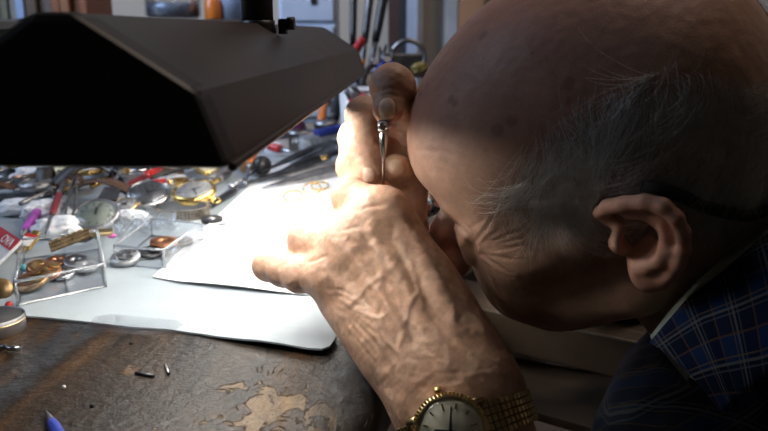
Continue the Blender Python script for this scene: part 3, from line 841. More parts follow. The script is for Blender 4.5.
def make_person():
    parts = []
    hV, hQ, hC, hL, hN = head_mesh(); parts.append((hV, hQ, hC))
    lV, lQ, lC = left_hand(); parts.append((lV, lQ, lC))
    rV, rQ, rC = right_hand(); parts.append((rV, rQ, rC))
    b = body_sdf(-.006, .006)
    wl = A(456,391,.391); wr_ = A(486,172,.575)
    b.cone(ELBOW_L, wl+(ELBOW_L-wl)*.2, .036, .024, .02); b.cone(ELBOW_R, wr_+(ELBOW_R-wr_)*.2, .036, .024, .02)
    bV, bQ = b.mesh(2); parts.append((bV, bQ, np.tile(SKIN, (len(bV), 1))))
    off = 0; Vs = []; Qs = []; Cs = []
    for V, Q, C in parts: Vs.append(V); Qs.append(Q+off); Cs.append(C); off += len(V)
    V = np.concatenate(Vs); Q = np.concatenate(Qs); C = np.concatenate(Cs)
    me = bpy.data.meshes.new('person')
    me.from_pydata(V.tolist(), [], Q.tolist())
    me.polygons.foreach_set('use_smooth', np.ones(len(Q), bool))
    ca = me.color_attributes.new('skin', 'FLOAT_COLOR', 'POINT')
    ca.data.foreach_set('color', np.concatenate([C, np.ones((len(C), 1))], 1).astype(np.float32).ravel())
    me.update()
    o = bpy.data.objects.new('person', me); COL.objects.link(o)
    m, N, L, B = nt('old_skin')
    at_ = N.new('ShaderNodeVertexColor'); at_.layer_name = 'skin'
    tc = N.new('ShaderNodeTexCoord'); no = N.new('ShaderNodeTexNoise'); no.inputs['Scale'].default_value = 900; no.inputs['Detail'].default_value = 4
    L.new(tc.outputs['Object'], no.inputs['Vector'])
    mr = N.new('ShaderNodeMapRange'); mr.inputs['To Min'].default_value = .82; mr.inputs['To Max'].default_value = 1.18; L.new(no.outputs['Fac'], mr.inputs['Value'])
    mx = N.new('ShaderNodeVectorMath'); mx.operation = 'SCALE'; L.new(at_.outputs['Color'], mx.inputs[0]); L.new(mr.outputs[0], mx.inputs['Scale'])
    L.new(mx.outputs[0], B.inputs['Base Color'])
    B.inputs['Roughness'].default_value = .52; B.inputs['Specular IOR Level'].default_value = .42
    B.inputs['Subsurface Weight'].default_value = .12; B.inputs['Subsurface Radius'].default_value = (.6,.25,.12); B.inputs['Subsurface Scale'].default_value = .006
    vo = N.new('ShaderNodeTexVoronoi'); vo.inputs['Scale'].default_value = 700; L.new(tc.outputs['Object'], vo.inputs['Vector'])
    b = N.new('ShaderNodeBump'); b.inputs['Strength'].default_value = .12; b.inputs['Distance'].default_value = .0005
    L.new(vo.outputs['Distance'], b.inputs['Height']); L.new(b.outputs['Normal'], B.inputs['Normal'])
    me.materials.append(m)
    tag(o, 'old bald man in plaid shirt bent over the bench, both hands on fine work', 'person')
    return o, (hV, hQ, hL, hN)
person, HEAD = make_person()
hV, hQ, hL, hN = HEAD
HBVH = BVHTree.FromPolygons([tuple(v) for v in hV], [tuple(q) for q in hQ])
def hit(px, py):
    r = ray(px, py); l, n, i, d = HBVH.ray_cast(Vector(CAM), Vector(r).normalized())
    return (np.array(l), np.array(n)) if l is not None else (None, None)

# ---------------------------------------------------------------- hair: thin white strands on sides and back
def inpoly(P, poly):
    x, y = P[:,0], P[:,1]; r = np.zeros(len(P), bool); j = len(poly)-1
    for i in range(len(poly)):
        xi, yi = poly[i]; xj, yj = poly[j]
        c = ((yi > y) != (yj > y)) & (x < (xj-xi)*(y-yi)/(yj-yi+1e-12)+xi)
        r ^= c; j = i
    return r
def make_hair():
    rng = np.random.default_rng(21)
    m, N, L, B = nt('white_hair')
    hi = N.new('ShaderNodeTexCoord'); no = N.new('ShaderNodeTexNoise'); no.inputs['Scale'].default_value = 120
    L.new(hi.outputs['Object'], no.inputs['Vector'])
    r = N.new('ShaderNodeValToRGB'); r.color_ramp.elements[0].color = (.48,.45,.42,1); r.color_ramp.elements[1].color = (.95,.92,.88,1)
    L.new(no.outputs['Fac'], r.inputs['Fac']); L.new(r.outputs['Color'], B.inputs['Base Color'])
    B.inputs['Roughness'].default_value = .45
    # local-space (u = forward x, v = up z) region on the side of the head, from the near side, used for both sides
    poly = [(497,190),(508,165),(530,128),(560,98),(600,74),(660,58),(740,62),(800,80),(820,170),(760,186),(706,188),(655,174),(612,174),(588,192),(566,210),(546,206),(522,194)]
    uv, dep = proj(hV)
    nw = vnormals(hV, hQ)
    facing = ((CAM-hV)*nw).sum(1) > 0
    ins = inpoly(uv, poly) & facing & ((np.abs(hL[:,1]) < .0765) | (hL[:,0] < -.045) | (hL[:,2] > .05))
    # density falls off towards the bald crown
    idx = np.nonzero(ins)[0]
    lz = hL[idx,2]
    top = np.array(poly)
    edgeL = [(497,190),(508,165),(530,128),(560,98),(600,74),(660,58),(740,62),(800,80)]
    ed, _ = segdist(uv[idx], edgeL)
    w = np.clip(ed/45, .03, 1)**1.3
    side = idx
    # everything behind the ears too, from local coordinates (back of the head and far side)
    back = np.nonzero((~facing | ~inpoly(uv, [(400,-200),(900,-200),(900,330),(400,330)])) & (hL[:,2] < .075) & (hL[:,2] > .0) & (hL[:,0] < .02) & ((hL[:,1] < .03) | (hL[:,2] > .03)) & (np.abs(hL[:,1]) < .08))[0]
    def strands(ids, pr, n, nearside):
        pick = rng.choice(ids, n, p=pr/pr.sum() if pr is not None else None)
        base = hV[pick]+rng.normal(size=(n,3))*.0006; nn = nw[pick]; L0 = hL[pick]
        # combed direction in head space
        loc = np.zeros((n,3))
        f = np.clip((L0[:,0]+.01)/.06, 0, 1)       # 0 back .. 1 temple
        loc[:,0] = .25+.85*f; loc[:,2] = -1+.42*f
        loc[:,1] = 0
        cl = np.floor(base*140).astype(int)          # strands clump by place
        hsh = ((cl[:,0]*73856093) ^ (cl[:,1]*19349663) ^ (cl[:,2]*83492791)) & 1023
        cdir = np.random.default_rng(2).normal(size=(1024,3))
        loc += cdir[hsh]*np.array([.34,.2,.34])+rng.normal(size=(n,3))*.16
        D = loc@HR.T
        D -= nn*(D*nn).sum(1)[:,None]; D /= np.linalg.norm(D, axis=1)[:,None]
        ln = rng.uniform(.02,.05, n)*(1-.15*f)
        K = 9
        P = np.zeros((n,K,3)); p = base-nn*.0005; d = D.copy()
        curl = cdir[(hsh*7+3) & 1023]*.22
        lift = np.abs(rng.normal(size=n))*.10+.02
        for k in range(K):
            P[:,k] = p
            p = p+d*(ln/(K-1))[:,None]
            # stay on the surface: follow it, with a little lift
            rel = p-(HT+(np.array([0,0,.045])*HS)@HR.T)
            d = d+curl*.5+rng.normal(size=(n,3))*.05
            q = w2h(p)-np.array([-.001,0,.05]); e = q/np.array([.098,.076,.078]); rad = np.linalg.norm(e, axis=1)
            gn = (e/np.array([.098,.076,.078]))@HR.T; gn /= np.linalg.norm(gn, axis=1)[:,None]
            low = q[:,2] < -.03
            gn[low] = nn[low]
            d = d-gn*(d*gn).sum(1)[:,None]+gn*lift[:,None]*(k < 4)
            d /= np.linalg.norm(d, axis=1)[:,None]
            for j in range(n):
                l_, n_, i_, d_ = HBVH.find_nearest(Vector(p[j]))
                sd = (Vector(p[j])-l_).dot(n_); want = .0004+.0012*lift[j]*k
                if sd < want: p[j] += np.array(n_)*(want-sd)
        return P
    S1 = strands(side, w, 12000, True); S2 = strands(back, None, 4500, False)
    P = np.concatenate([S1, S2]); n, K, _ = P.shape
    t = np.gradient(P, axis=1); t /= np.maximum(np.linalg.norm(t, axis=2), 1e-9)[..., None]
    a = np.cross(t, np.array([.31,.52,.79])); a /= np.maximum(np.linalg.norm(a, axis=2), 1e-9)[..., None]
    b = np.cross(t, a)
    r0 = rng.uniform(.00005,.00010, n)[:,None]*np.linspace(1,.45,K)[None]
    V = np.stack([P+(a*math.cos(q)+b*math.sin(q))*r0[...,None] for q in (0, 2*PI/3, 4*PI/3)], 2)   # n,K,3,3
    base = (np.arange(n)*K*3)[:,None,None]+(np.arange(K-1)*3)[None,:,None]
    F = []
    for j in range(3):
        j2 = (j+1) % 3
        F.append(np.stack([base[...,0]+j, base[...,0]+j2, base[...,0]+3+j2, base[...,0]+3+j], -1).reshape(-1,4))
    F = np.concatenate(F)
    me = bpy.data.meshes.new('hair'); me.from_pydata(V.reshape(-1,3).tolist(), [], F.tolist())
    me.polygons.foreach_set('use_smooth', np.ones(len(F), bool)); me.materials.append(m)
    o = bpy.data.objects.new('hair', me); COL.objects.link(o); o.parent = person; o['label'] = 'thin white hair above the ear and round the back of the head'
make_hair()

# ---------------------------------------------------------------- shirt
def plaid(name='blue_plaid', dark=1.0):
    m, N, L, B = nt(name)
    tc = N.new('ShaderNodeUVMap'); tc.uv_map = 'cloth'
    sx = N.new('ShaderNodeSeparateXYZ'); L.new(tc.outputs['UV'], sx.inputs[0])
    def math_(op, a, b=None, c=None):
        x = N.new('ShaderNodeMath'); x.operation = op
        for i, q in enumerate((a, b, c)):
            if q is None: continue
            if hasattr(q, 'links'): L.new(q, x.inputs[i])
            else: x.inputs[i].default_value = q
        return x.outputs[0]
    def band(src, per, off, wd):                     # 1 inside a stripe
        u = math_('FRACT', math_('ADD', math_('DIVIDE', src, per), off))
        return math_('LESS_THAN', math_('ABSOLUTE', math_('SUBTRACT', u, .5)), wd/2)
    def mix(f, a, b):
        x = N.new('ShaderNodeMix'); x.data_type = 'RGBA'; L.new(f, x.inputs[0])
        if hasattr(a, 'links'): L.new(a, x.inputs[6])
        else: x.inputs[6].default_value = (*a, 1)
        if hasattr(b, 'links'): L.new(b, x.inputs[7])
        else: x.inputs[7].default_value = (*b, 1)
        return x.outputs[2]
    X, Y = sx.outputs[0], sx.outputs[1]
    per = .022
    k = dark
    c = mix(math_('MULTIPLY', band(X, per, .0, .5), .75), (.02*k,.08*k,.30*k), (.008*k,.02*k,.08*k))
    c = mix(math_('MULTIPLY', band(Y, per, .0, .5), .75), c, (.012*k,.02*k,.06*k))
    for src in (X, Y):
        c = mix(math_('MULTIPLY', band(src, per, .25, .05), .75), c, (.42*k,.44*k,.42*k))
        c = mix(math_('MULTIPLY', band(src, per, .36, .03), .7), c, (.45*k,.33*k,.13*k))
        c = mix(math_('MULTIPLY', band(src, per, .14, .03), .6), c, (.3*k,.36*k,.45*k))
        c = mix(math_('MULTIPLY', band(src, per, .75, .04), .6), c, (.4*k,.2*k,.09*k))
    L.new(c, B.inputs['Base Color']); B.inputs['Roughness'].default_value = .9; B.inputs['Specular IOR Level'].default_value = .12
    no = N.new('ShaderNodeTexNoise'); no.inputs['Scale'].default_value = 1600; L.new(tc.outputs['UV'], no.inputs['Vector'])
    b = N.new('ShaderNodeBump'); b.inputs['Strength'].default_value = .3; b.inputs['Distance'].default_value = .001
    L.new(no.outputs['Fac'], b.inputs['Height']); L.new(b.outputs['Normal'], B.inputs['Normal'])
    return m
def numesh(name, V, Q, m, parent, uv=None):
    me = bpy.data.meshes.new(name); me.from_pydata(np.asarray(V).tolist(), [], np.asarray(Q).tolist())
    me.polygons.foreach_set('use_smooth', np.ones(len(me.polygons), bool))
    if uv is not None:
        l = me.uv_layers.new(name='cloth'); li = np.zeros(len(me.loops), np.int32); me.loops.foreach_get('vertex_index', li)
        l.data.foreach_set('uv', np.asarray(uv)[li].astype(np.float32).ravel())
    me.materials.append(m); me.update()
    o = bpy.data.objects.new(name, me); COL.objects.link(o); o.parent = parent; return o
def make_shirt():
    pl = plaid('blue_plaid', .19); pl2 = plaid('dark_shaded_plaid', .07)  # body cloth darker than the collar: shade on the chest put into its colour
    b = body_sdf(.007, .005)
    wl = A(456,391,.391); wr_ = A(486,172,.575)
    b.cone(ELBOW_L, wl+(ELBOW_L-wl)*.28, .046, .036, .02); b.cone(ELBOW_R, wr_+(ELBOW_R-wr_)*.28, .046, .036, .02)
    b.cone((.285,.45,-.055),(.36,.44,-.12), .078,.1,.03)
    # neck hole
    b.cone((.20,.445,.035), (.250,.457,-.02), .060, .045, .01, 's')
    V, Q = b.mesh(2)
    N = vnormals(V, Q)
    V = V+N*(vnoise(V, 22, 31)*.008+vnoise(V, 60, 32)*.003)[:,None]
    V0 = np.array([.3,.3,-.1])
    t1 = np.array([.62,.55,.56]); t1 /= np.linalg.norm(t1); t2 = np.array([.72,-.2,-.66]); t2 -= t1*(t2@t1); t2 /= np.linalg.norm(t2)
    uv = np.stack([(V-V0)@t1, (V-V0)@t2], 1)
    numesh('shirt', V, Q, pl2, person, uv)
    # fold-down collar: inner stand hugging the neck, outer leaf lying over the shirt
    top = [(663,322,.385),(690,300,.378),(722,276,.368),(752,250,.358),(782,226,.352),(812,204,.352)]
    low = [(724,416,.352),(742,398,.348),(768,378,.340),(800,352,.33),(835,322,.325),(880,290,.325)]
    mid = [(650,345,.384)]
    T_ = np.array([A(*p) for p in top]); Lw = np.array([A(*p) for p in low])
    T_[0] = A(652,344,.383)
    n, k = 40, 14
    def resample(P, n):
        t = np.linspace(0, len(P)-1, n); i = np.minimum(t.astype(int), len(P)-2); f = (t-i)[:,None]; return P[i]*(1-f)+P[i+1]*f
    a, c = resample(T_, n), resample(Lw, n)
    def leaf(a, c, bulge, th):
        G = []
        for j in range(k):
            f = j/(k-1); g = a*(1-f)+c*f
            up = np.array([-.25,-.6,.75]); up /= np.linalg.norm(up)
            g = g+up*(bulge*math.sin(PI*f))
            G.append(g)
        G = np.array(G)                     # k,n,3
        u = np.cumsum(np.r_[0, np.linalg.norm(np.diff(a, axis=0), axis=1)])
        v = np.linspace(0, np.linalg.norm(c-a, axis=1).mean(), k)
        UV = np.stack(np.meshgrid(u, v), -1).reshape(-1,2)
        UV = UV@np.array([[.96,-.28],[.28,.96]])
        Q = [(j*n+i, j*n+i+1, (j+1)*n+i+1, (j+1)*n+i) for j in range(k-1) for i in range(n-1)]
        return G.reshape(-1,3), np.array(Q), UV
    V, Q, UV = leaf(a, c, .008, .002)
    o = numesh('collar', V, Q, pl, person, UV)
    s = o.modifiers.new('s', 'SOLIDIFY'); s.thickness = .0022
    # collar stand in pale lining, running beside the neck
    inner = []
    for (px, py), dd in (((650,336),.385),((672,304),.38),((682,289),.378),((698,277),.374),((713,264),.368),((728,251),.362),((743,238),.358),((758,226),.354),((774,213),.352),((800,192),.352)):
        q, nn = hit(px, py)
        fb = A(px, py, dd)
        if q is None or not (.34 < (q-CAM)@CF < .42): q = fb
        else: q = q+nn*.0012
        inner.append(q)
    inner = np.array(inner)
    for _ in range(2): inner[1:-1] = (inner[:-2]+2*inner[1:-1]+inner[2:])/4
    i2 = resample(inner, n)
    V, Q, UV = leaf(a+np.array([0,0,.0003]), i2, .001, .002)
    o = numesh('collar_lining', V, Q, pm('collar_lining_cloth', (.30,.33,.29), (.23,.26,.23), 200, .9, bump=.4, bscale=1500), person, UV)
    o['label'] = 'pale grey-green lining of the collar'
    s = o.modifiers.new('s', 'SOLIDIFY'); s.thickness = .0016
    V, Q, UV = leaf(i2, i2+np.array([.03,.02,-.035]), .0, .002)
    numesh('collar_stand', V, Q, bpy.data.materials['collar_lining_cloth'], person, UV)
make_shirt()
# ================================================================ things worn and held
PV = np.empty(len(person.data.vertices)*3, np.float32); person.data.vertices.foreach_get('co', PV); PV = PV.reshape(-1,3)
PQ = [tuple(p.vertices) for p in person.data.polygons]
PBVH = BVHTree.FromPolygons([tuple(v) for v in PV.astype(float)], PQ)
def frame(x, z):
    """matrix with given x and z directions (z kept)"""
    z = Vector(z).normalized(); x = Vector(x); x = (x-z*x.dot(z)).normalized(); y = z.cross(x)
    return Matrix(((x.x,y.x,z.x),(x.y,y.y,z.y),(x.z,y.z,z.z)))
def hands_and_ticks(t, R, dialz, tick_m, hand_m, ticks=12, hh=(2.2,5.2), flat=True):
    m = MB()
    for k in range(ticks):
        a = 2*PI*k/ticks; ln = .16 if k % 3 else .22
        m.box((0, R*(.86-ln/2), dialz+.0003), (R*.05, R*ln, .0003), R_(a, 'Z'))
    m.build('hour_mark', tick_m, t)
    for a, l, wd in ((hh[0], .5, .075), (hh[1], .76, .055)):
        MB().prism([(-R*wd, -R*.12),(R*wd, -R*.12),(R*wd*.35, R*l),(-R*wd*.35, R*l)], dialz+.0006, dialz+.0009, R_(a, 'Z')).build('watch_hand', hand_m, t)

def wristwatch():
    hc = at(452, 431, .39)
    r = ray(452, 431); l, n, i, d = PBVH.ray_cast(Vector(CAM), Vector(r).normalized())
    c = np.array(l) if l is not None else hc
    wu, wr = at(431,392,.394), at(477,390,.388)
    axis = (wu+wr)/2-ELBOW_L; axis /= np.linalg.norm(axis)
    nz = (CAM-c); nz /= np.linalg.norm(nz); nz = .6*nz+.3*np.array(n if n is not None else nz)+.3*np.array([-.35,0,.9])
    nz -= axis*(nz@axis)*.75; nz /= np.linalg.norm(nz)
    F = frame(np.cross(axis, nz), nz)            # local x: round the wrist, y: toward the hand, z: out
    pos = c+nz*.001
    t = thing('wristwatch', 'gold wristwatch with cream dial on the left wrist', 'watch', pos, F.to_euler())
    Rr = .0175
    MB().lathe([(0,0),(.0165,0),(.0182,.0015),(.0186,.004),(.018,.0068),(.0165,.0078),(.0160,.0076),(.0158,.0066),(0,.0064)], 48).build('case', M['pale_gold'], t)
    bz = MB()
    for k in range(60):
        a = 2*PI*k/60; bz.box((.0176, 0, .0070), (.0018,.0011,.0013), R_(a, 'Z'))
    bz.build('fluted_bezel', M['gold'], t)
    MB().lathe([(0,.0066),(.0157,.0066),(.0157,.0068),(0,.0068)], 40).build('dial', M['dial_cream'], t)
    hands_and_ticks(t, .0155, .0068, M['brass'], M['dark_steel'], 12, (1.15,-.35))
    MB().box((-.0085,0,.0070), (.0052,.0036,.0004)).build('date_window', M['dial_white'], t)
    MB().lathe([(.0158,.0078),(.014,.0088),(.008,.0094),(0,.0096)], 40).build('crystal', M['glass'], t)
    k = MB(); k.tube([(0,.0175,.004),(0,.0215,.004)], .0022, 12); k.build('crown', M['gold'], t)
    for sx in (-1,1):
        for sy in (-1,1):
            MB().tube([(sx*.0125, sy*.0098, .004),(sx*.0195, sy*.0098, .0005)], [.0022,.0016], 8).build('lug', M['pale_gold'], t)
    # expanding bracelet: follow the wrist all the way round
    Fi = Matrix(F).inverted(); o = Vector([float(q) for q in pos])
    ctr = Vector([float(q) for q in (c-nz*.019)])
    pts = []
    X = F @ Vector((1,0,0)); Z = F @ Vector((0,0,1))
    for k in range(72):
        a = 2*PI*k/72
        dirv = X*math.sin(a)+Z*math.cos(a)
        h = PBVH.ray_cast(ctr+dirv*.08, -dirv)
        q = h[0] if h[0] is not None and (h[0]-ctr).length < .06 else ctr+dirv*.021
        pts.append(Fi @ (q+dirv*.0016-o))
    for _ in range(3): pts = [(pts[k-1]+pts[k]*2+pts[(k+1)%72])/4 for k in range(72)]
    # resample by arc length, leave out the head
    P = np.array([tuple(p) for p in pts]+[tuple(pts[0])]); s = np.r_[0, np.cumsum(np.linalg.norm(np.diff(P, axis=0), axis=1))]
    n = int(s[-1]/.0029); br = MB(); rows = MB()
    for i in range(n):
        u = (i+.5)/n*s[-1]
        p = Vector([np.interp(u, s, P[:,k]) for k in range(3)]); q = Vector([np.interp((u+.001) % s[-1], s, P[:,k]) for k in range(3)])
        if abs(p.x) < .0178 and p.z > -.006: continue
        tg = (q-p); tg.y = 0; tg.normalize()
        Mx = Matrix(((tg.x,0,-tg.z,p.x),(0,1,0,0),(tg.z,0,tg.x,p.z),(0,0,0,1)))
        w = .0092-.0012*min(1, max(0, (abs(p.x)-.018)/.015))
        for j in range(5):
            yy = (j-2)*w*.4
            br.box((0, yy, 0), (.0025, w*.37, .0021), Mx, .0005)
        rows.box((0, 0, -.0007), (.0031, w*1.9, .0009), Mx)
    br.build('bracelet_links', M['pale_gold'], t); rows.build('bracelet_backing', M['bronze'], t)
wristwatch()

def loupe():
    e = h2w(np.array([.101,-.0375,.0265])); f = (np.array([1,-.02,-.02])@HR.T); f /= np.linalg.norm(f)
    F = frame((0,0,1), f)
    t = thing('eye_loupe', 'silver eye loupe held before his right eye on a black headband', 'loupe', e, F.to_euler())
    Mi = (Matrix.Translation(Vector([float(q) for q in e])) @ F.to_4x4()).inverted()
    MB().lathe([(.0150,-.002),(.0160,.001),(.0150,.004),(.0128,.010),(.0128,.018),(.0118,.018),(.0118,.010),(.0140,.002)], 40).build('eyecup', M['black'], t)
    rg = MB(); rg.lathe([(.0129,.008),(.0136,.009),(.0136,.013),(.0129,.014),(.0129,.016),(.0140,.017),(.0140,.024),(.0130,.025),(.0120,.024),(.0120,.012)], 40)
    for k in range(36): rg.box((.0140,0,.0205), (.0008,.0012,.006), R_(2*PI*k/36, 'Z'))
    rg.build('metal_barrel', M['steel'], t)
    MB().lathe([(0,.0225),(.008,.0222),(.0120,.0212),(.0120,.0205),(.008,.0198),(0,.0195)], 32).build('lens', M['loupeglass'], t)
    # headband from near ear round the back to the loupe
    near = []
    for px, py in [(640,176),(660,179),(678,186),(694,194),(715,203),(735,207),(750,205)]:
        p, n = hit(px, py)
        if p is not None: near.append(w2h(p+n*.0085))
    near = np.array(near)
    back = []
    yl, zl, xl = near[-1][1], near[-1][2], near[-1][0]
    for a in np.linspace(.15, PI-.15, 14):
        y = math.cos(a)*abs(yl)
        d = np.array([-math.sin(a)-.001, math.cos(a)*.75, 0]); d /= np.linalg.norm(d)
        back.append((None, d, zl))
    LB = BVHTree.FromPolygons([tuple(v) for v in hL], [tuple(q) for q in hQ])
    path = [Vector(p) for p in near]
    for _, d, z in back:
        st = Vector((-.02, 0, z))
        h = LB.ray_cast(st+Vector(d)*.25, -Vector(d))
        if h[0] is not None and h[0].x < xl+.002: path.append(h[0]+Vector(d)*.0085)
    for p in near[::-1]: path.append(Vector((p[0], -p[1], p[2])))
    for q in ((.03,-.080,.036),(.06,-.074,.034),(.085,-.060,.028)):
        st = Vector((0,0,q[2])); dv = (Vector(q)-st).normalized(); h = LB.ray_cast(st+dv*.25, -dv)
        if h[0] is not None: path.append(h[0]+dv*.002)
    path.append(Vector((.104,-.0455,.018)))
    pts = [Mi @ Vector([float(x) for x in h2w(np.array(p))]) for p in path]
    b = MB(); b.tube(pts, .0020, 10, flat=1.7); b.build('headband', M['rubber'], t)
loupe()

def tool():
    a, b = at(383.5, 120, .432), at(383, 189, .448)
    z = (a-b); L = np.linalg.norm(z); F = frame((1,0,0), z)
    t = thing('jewellers_screwdriver', 'slim steel jewellers screwdriver with ringed head pinched under the thumb', 'screwdriver', b, F.to_euler())
    MB().lathe([(0,-.012),(.0006,-.011),(.0009,0),(.0013,L*.45),(.0021,L*.62),(.0024,L*.80),(.0017,L*.82),(.0019,L*.84)], 18).build('shaft', M['steel'], t)
    k = MB(); k.lathe([(.0018,L*.83),(.0031,L*.84),(.0031,L*.87),(.0022,L*.88),(.0022,L*.90),(.0034,L*.91),(.0036,L*.95),(.0030,L*.985),(0,L)], 20)
    for j in range(18): k.box((.0034,0,L*.935), (.0006,.0006,L*.05), R_(2*PI*j/18, 'Z'))
    k.build('swivel_head', M['dull_steel'], t)
    MB().ring(.0022,.0007,20,8, T(0,-.0034,L*.93) @ R_(PI/2, 'X')).build('ring', M['steel'], t)
tool()

# ================================================================ builders for the clutter
def E3(x=0, y=0, z=0): return (R_(x,'X') @ R_(y,'Y') @ R_(z,'Z')).to_euler()
def W(px, py, z): return on(px, py, z)
def add_movement(t, R, z, m, gm=None):
    """bridges and wheels of a watch movement"""
    gm = gm or M['brass']
    p = MB(); p.prism([(R*.8*math.cos(a), R*.8*math.sin(a)) for a in np.linspace(.3, 2.6, 14)], z, z+.0008)
    p.prism([(R*.75*math.cos(a), R*.75*math.sin(a)) for a in np.linspace(3.2, 5.0, 12)], z, z+.0009)
    p.build('bridge', m, t)
    for (x, y, r) in ((.3,-.45,.3),(-.25,.05,.22),(.35,.3,.2)):
        g = MB(); g.lathe([(R*r*.75, z+.001),(R*r, z+.001),(R*r, z+.0014),(R*r*.75, z+.0014)], 24, T(R*x, R*y, 0))
        for k in range(4): g.box((R*r*.4,0,z+.0012), (R*r*.8,R*.03,.0003), T(R*x, R*y, 0) @ R_(k*PI/2, 'Z'))
        g.build('wheel', gm, t)
def watch_head(name, label, cat, loc, rot, R, case, dial, th=.007, hand=None, tick=None, lugs=True, crown=True, group=None, bow=False, hh=(1.2,-.5), crystal=True):
    t = thing(name, label, cat, loc, rot, group)
    MB().lathe([(0,0),(R*.86,0),(R*.97,th*.2),(R,th*.5),(R*.97,th*.85),(R*.88,th),(R*.84,th*.97),(R*.82,th*.82),(0,th*.8)], 44).build('case', case, t)
    MB().lathe([(0,th*.83),(R*.82,th*.83),(R*.82,th*.86),(0,th*.86)], 40).build('dial', dial, t)
    hands_and_ticks(t, R*.8, th*.86, tick or M['dark_steel'], hand or M['black'], 12, hh)
    if crystal: MB().lathe([(R*.83,th),(R*.7,th*1.12),(R*.4,th*1.2),(0,th*1.23)], 36).build('crystal', M['glass'], t)
    if crown: MB().tube([(R*.97,0,th*.5),(R*1.16,0,th*.5)], th*.22, 12).build('crown', case, t)
    if bow:
        b = MB(); b.tube([(0,R*.97,th*.5),(0,R*1.22,th*.5)], th*.25, 12); b.ring(R*.2,R*.04,24,8, T(0,R*1.42,th*.5)); b.build('bow', case, t)
    if lugs:
        for sx in (-1,1):
            for sy in (-1,1): MB().tube([(sx*R*.55,sy*R*.78,th*.5),(sx*R*.55,sy*R*1.2,th*.15)], [th*.22,th*.15], 8).build('lug', case, t)
    return t
def add_strap(t, R, w, m, l1=.06, l2=.07, curve=.5, buckle=None):
    for s, l in ((1, l1), (-1, l2)):
        vs = []; fs = []; n = 14
        for i in range(n+1):
            f = i/n; y = s*(R*1.1+l*f*(1-.18*f)); z = .002+curve*.02*math.sin(f*PI)*f
            ww = w*(1-.18*f)
            for x, dz in ((-ww/2,0),(ww/2,0),(ww/2,.0022),(-ww/2,.0022)): vs.append((x, y, z+dz))
        for i in range(n):
            for k in range(4): fs.append((i*4+k, i*4+(k+1)%4, i*4+4+(k+1)%4, i*4+4+k))
        fs += [(0,1,2,3)[::-1], tuple(n*4+k for k in range(4))]
        MB().add(vs, fs, False).build('strap', m, t)
def bar(name, label, cat, a, b, r, parts, group=None):
    """long thing lying from a to b (world points); parts = [(part, t0, t1, radius0, radius1, material)]"""
    a = np.array(a); b = np.array(b); z = b-a; L = np.linalg.norm(z)
    F = frame((0,0,1), z); t = thing(name, label, cat, a, F.to_euler(), group)
    for nm, t0, t1, r0, r1, m in parts:
        n = 6
        MB().lathe([(0, L*t0)]+[(r*(r0+(r1-r0)*i/n)*(.86 if i in (0,n) else 1), L*(t0+(t1-t0)*(i/n if 0 < i < n else (i/n)))) for i in range(n+1)]+[(0, L*t1)], 14).build(nm, m, t)
    return t
def pen(label, a, b, m, m2, r=.0045, group=None, name='pen', cat='pen'):
    return bar(name, label, cat, a, b, r, [('barrel',.12,.62,1,1,m),('cap',.62,1,1.08,1.02,m2),('tip',0,.12,.25,.95,M['dull_steel'])], group)
def driver(label, a, b, m, r=.0055, group=None, m2=None):
    return bar('screwdriver', label, 'screwdriver', a, b, r, [('handle',.45,.97,1,.85,m),('collar',.40,.45,.6,.7,M['dull_steel']),('shaft',0,.40,.28,.32,m2 or M['steel']),('handle_cap',.97,1,.9,.6,M['dull_steel'])], group)
def tweezers(label, a, b, m, wd=.009, open_=.006, group=None):
    a = np.array(a); b = np.array(b); z = b-a; L = np.linalg.norm(z); F = frame((0,0,1), z)
    t = thing('tweezers', label, 'tweezers', a, F.to_euler(), group)    # tips at a, heel at b
    for s in (-1,1):
        vs = []; fs = []; n = 12
        for i in range(n+1):
            f = i/n; y = s*(.0008+open_*math.sin(PI*min(1, f*1.02))*.5*(1 if f < .97 else .3)); w = wd*(.09+.91*min(1, f/.55)**1.2)*(1-.25*max(0, f-.8)/.2)
            for x, dy in ((-w/2,-.0005),(w/2,-.0005),(w/2,.0005),(-w/2,.0005)): vs.append((x, y+dy, L*f))
        for i in range(n):
            for k in range(4): fs.append((i*4+k, i*4+(k+1)%4, i*4+4+(k+1)%4, i*4+4+k))
        fs += [(0,1,2,3), tuple(n*4+k for k in range(4))]
        MB().add(vs, fs, False).build('prong', m, t)
    MB().box((0,0,L*.985), (wd*.72,.004,L*.03)).build('heel', m, t)
    return t
def disc(name, label, cat, loc, rot, R, th, m, group=None, gear=0, hole=0, move=None, gm=None):
    t = thing(name, label, cat, loc, rot, group)
    b = MB()
    pr = [(R*hole,0),(R*.95,0),(R,th*.25),(R,th*.75),(R*.95,th),(R*hole,th)]
    if hole: pr.append((R*hole,0))
    b.lathe(pr, 36)
    if gear:
        for k in range(gear): b.box((R*1.02,0,th*.5), (R*.12,R*2*PI/gear*.5,th*.9), R_(2*PI*k/gear, 'Z'))
    b.build('plate', m, t)
    if move: add_movement(t, R, th, move, gm)
    return t
